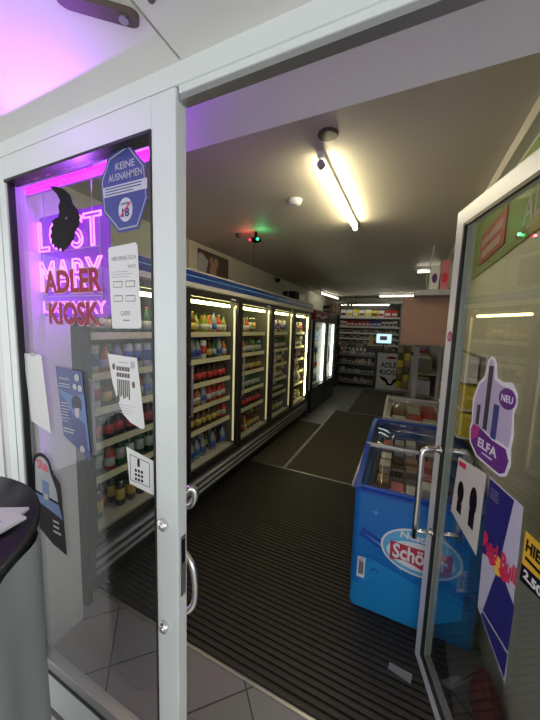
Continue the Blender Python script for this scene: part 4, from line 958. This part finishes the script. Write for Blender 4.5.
bm = B(); poly(bm, LG, [(0.219, 1.208), (0.230, 1.234), (0.268, 1.232), (0.33, 1.215), (0.390, 1.214), (0.406, 1.184), (0.397, 1.142), (0.377, 1.127), (0.32, 1.129), (0.268, 1.133), (0.228, 1.163)], .0014, .0016); obj('purple_base', bm, 'purple', o)
bm = B(); poly(bm, LG, [(0.219, 1.208), (0.230, 1.234), (0.268, 1.232), (0.262, 1.20), (0.235, 1.175), (.226, 1.17)], .0017, .0018); obj('magenta_corner', bm, 'magenta', o)
bm = B(); rect(bm, LG, .282, .300, 1.235, 1.455, .0017, .0035); rect(bm, LG, .243, .258, 1.238, 1.31, .0017, .003); obj('dark_device', bm, 'p_dark', o)
bm = B(); rect(bm, LG, .322, .345, 1.222, 1.335, .0017, .003); obj('teal_device', bm, 'indigo', o)
bm = B(); poly(bm, LG, ell(.372, 1.365, .034, .033, 24), .0017, .002); obj('round_badge', bm, 'purple', o)
bm = B(); text(bm, LG, 'NEU', .372, 1.365, .046, .022, .0021, .0004, bold=.02); obj('badge_lettering', bm, 'white', o)
bm = B(); text(bm, LG, 'ELFA', .312, 1.182, .092, .032, .0019, .0004, bold=.03); lines(bm, LG, .29, .345, 1.148, 1.158, 1, .0019, .5, .1); obj('lettering', bm, 'white', o)
# energy drink poster
Q = [(0.338, 1.095), (0.474, 1.09), (0.491, 0.560), (0.356, 0.640)]
o = lflat('drink_poster', 'tall blue and silver drink poster with red lettering on the open door', 'poster', Q, 'silver')
bm = B(); poly(bm, LG, [(0.341, 1.090), (0.443, 1.086), (0.420, 0.86), (0.345, 0.83)], .0011, .0014); poly(bm, LG, [(0.420, 0.86), (0.489, 0.80), (0.488, 0.568), (0.375, 0.632)], .0011, .0014); obj('blue_field', bm, 'navy', o)
bm = B(); poly(bm, LG, ell(.415, .852, .022, .030, 20), .0015, .0018); obj('sun_disc', bm, 'sun', o)
bm = B(); text(bm, LG, 'Red Bull', .416, .885, .135, .052, .0023, .0004, bold=.03, rot=-.0)
for sg_ in (-1, 1): poly(bm, LG, [(.415+sg_*.004, .85), (.415+sg_*.022, .865), (.415+sg_*.045, .86), (.415+sg_*.05, .845), (.415+sg_*.035, .838), (.415+sg_*.028, .826), (.415+sg_*.015, .836)], .0019, .0022)
obj('lettering_and_bulls', bm, 'rbred', o)
bm = B(); lines(bm, LG, .352, .39, 1.03, 1.07, 4, .0016, .15); rect(bm, LG, .37, .489, .650, .656, .0016, .0019); obj('fine_print', bm, 'lightgrey', o)
# HIER price
o = lflat('price_sign', 'yellow and black price sign beside the drink poster on the open door', 'sign', [(0.491, 1.034), (0.568, 1.033), (0.568, .905), (0.493, 0.890)], 'yellow')
bm = B(); poly(bm, LG, [(0.4925, .940), (0.568, .950), (0.568, .905), (0.493, .890)], .0011, .0014); text(bm, LG, 'HIER', .530, 1.000, .064, .034, .0011, .0004, bold=.04); lines(bm, LG, .500, .562, .957, .972, 1, .0011, .6, .0); obj('black_print', bm, 'black', o)
bm = B(); text(bm, LG, '2.50', .530, .921, .056, .026, .0016, .0004, bold=.04); obj('price_lettering', bm, 'white', o)
# flyer
o = lflat('device_flyer', 'white flyer with dark devices behind the drink poster on the open door', 'flyer', [(0.165, 1.07), (0.322, 1.093), (0.320, 0.794), (0.151, 0.831)], 'cream')
bm = B(); poly(bm, LG, [(.170, 1.06), (.215, 1.066), (.215, 1.045), (.170, 1.04)], .0011, .0014); obj('red_tab', bm, 'rbred', o)
bm = B(); poly(bm, LG, ell(.20, .945, .02, .045, 14), .0011, .0014); poly(bm, LG, ell(.275, .96, .02, .055, 14), .0011, .0014); rect(bm, LG, .185, .215, .86, .905, .0011, .0014); rect(bm, LG, .26, .29, .86, .92, .0011, .0014); obj('device_print', bm, 'black', o)
# round red sticker on stile
bm = B(); poly(bm, LP, ell(.035, 1.545, .022, .022, 20), .0003, .001)
o = obj('round_sticker', bm, 'magenta'); tag(o, 'small round pink sticker on the edge frame of the open door', 'sticker')
bm = B(); lines(bm, LP, .02, .05, 1.535, 1.555, 3, .0011); obj('print', bm, 'lightgrey', o)
# door stop on mat
o = thing('door_wedge', 'small grey wedge lying on the ribbed mat under the open door', 'door wedge', (0.10, 1.32, .0145))
bm = B(); vs = [bm.verts.new(p) for p in ((.045, 1.31, .0145), (.14, 1.29, .0145), (.145, 1.32, .0145), (.05, 1.342, .0145), (.14, 1.29, .032), (.145, 1.32, .032))]
for f in ((0, 1, 2, 3), (0, 4, 1), (3, 2, 5), (0, 3, 5, 4), (1, 4, 5, 2)): bm.faces.new([vs[k] for k in f])
obj('wedge', bm, 'grey', o)
# dark red bag behind the door
bm = B()
import mathutils
bmesh.ops.create_uvsphere(bm, u_segments=20, v_segments=12, radius=1)
for v in bm.verts:
    n_ = mathutils.noise.noise(v.co*2.3)*.25+1
    v.co = Vector((0.40+v.co.x*.045*n_, 1.27+v.co.y*.12*n_, max(0.016, .105+v.co.z*.09*n_)))
o = obj('shopping_bag', bm, 'wallred', None, True); tag(o, 'crumpled dark red bag on the floor behind the open door', 'bag')

# ================================================================== BAR TABLE AT THE LEFT
TC = (-0.965, 0.05); TR = 0.372; TZ = 1.10
t = thing('bar_table', 'round standing table with black top and grey stretch cover outside the window', 'table', (TC[0], TC[1], 0))
bm = B(); lathe(bm, [(TR-.01, -.03), (TR, -.022), (TR, -.006), (TR-.006, 0)], (TC[0], TC[1], TZ), 64); obj('tabletop', bm, 'tabletop', t, True)
bm = B(); seg = 96; rings = []
for k in range(15):
    z = .02+(TZ-.034-.02)*k/14; tt = k/14
    base = .362+.006*tt
    rings.append([bm.verts.new((TC[0]+(base+.010*math.sin(a*14+tt*2)*(1-tt*.3))*math.cos(a), TC[1]+(base+.010*math.sin(a*14+tt*2)*(1-tt*.3))*math.sin(a), z)) for a in [2*PI*j/seg for j in range(seg)]])
for k in range(14):
    for j in range(seg): bm.faces.new((rings[k][j], rings[k][(j+1) % seg], rings[k+1][(j+1) % seg], rings[k+1][j]))
obj('stretch_cover', bm, 'cloth', t, True)
bm = B(); tube(bm, [(TC[0], TC[1], 0.02), (TC[0], TC[1], TZ-.03)], .03, 14); obj('pole', bm, 'alu', t)
bm = B(); lathe(bm, [(.26, 0), (.26, .012), (.05, .03)], (TC[0], TC[1], 0.001), 32); obj('foot', bm, 'alu', t)
for k, (cx_, cy_, rz, z) in enumerate(((-.855, .225, .5, TZ+.0005), (-.85, .225, .15, TZ+.0085))):
    o = thing('magazine', ['printed flyer stack underneath on the bar table', 'top printed magazine on the bar table'][k], 'magazine', (cx_, cy_, z), rz)
    bm = B(); box(bm, -.115, .115, -.09, .09, 0, .007, bev=.001); obj('pages', bm, 'paper', o, local=True)
    pl = Pl((0, 0, .007), (1, 0, 0), (0, 1, 0)); bm = B()
    rect(bm, pl, -.09, -.02, -.06, .01, .0003, .0008); rect(bm, pl, .01, .085, -.02, .06, .0003, .0008); obj('picture_print', bm, 'p_tan', o, local=True)
    bm = B(); lines(bm, pl, -.09, -.01, .02, .07, 4, .0003, .4); lines(bm, pl, .01, .085, -.07, -.03, 3, .0003, .4); obj('text_print', bm, 'rbred' if k else 'greytext', o, local=True)

# drop prototypes never used
for k, p in PR.items():
    if k not in used:
        for ch in list(p.children): bpy.data.objects.remove(ch)
        bpy.data.objects.remove(p)
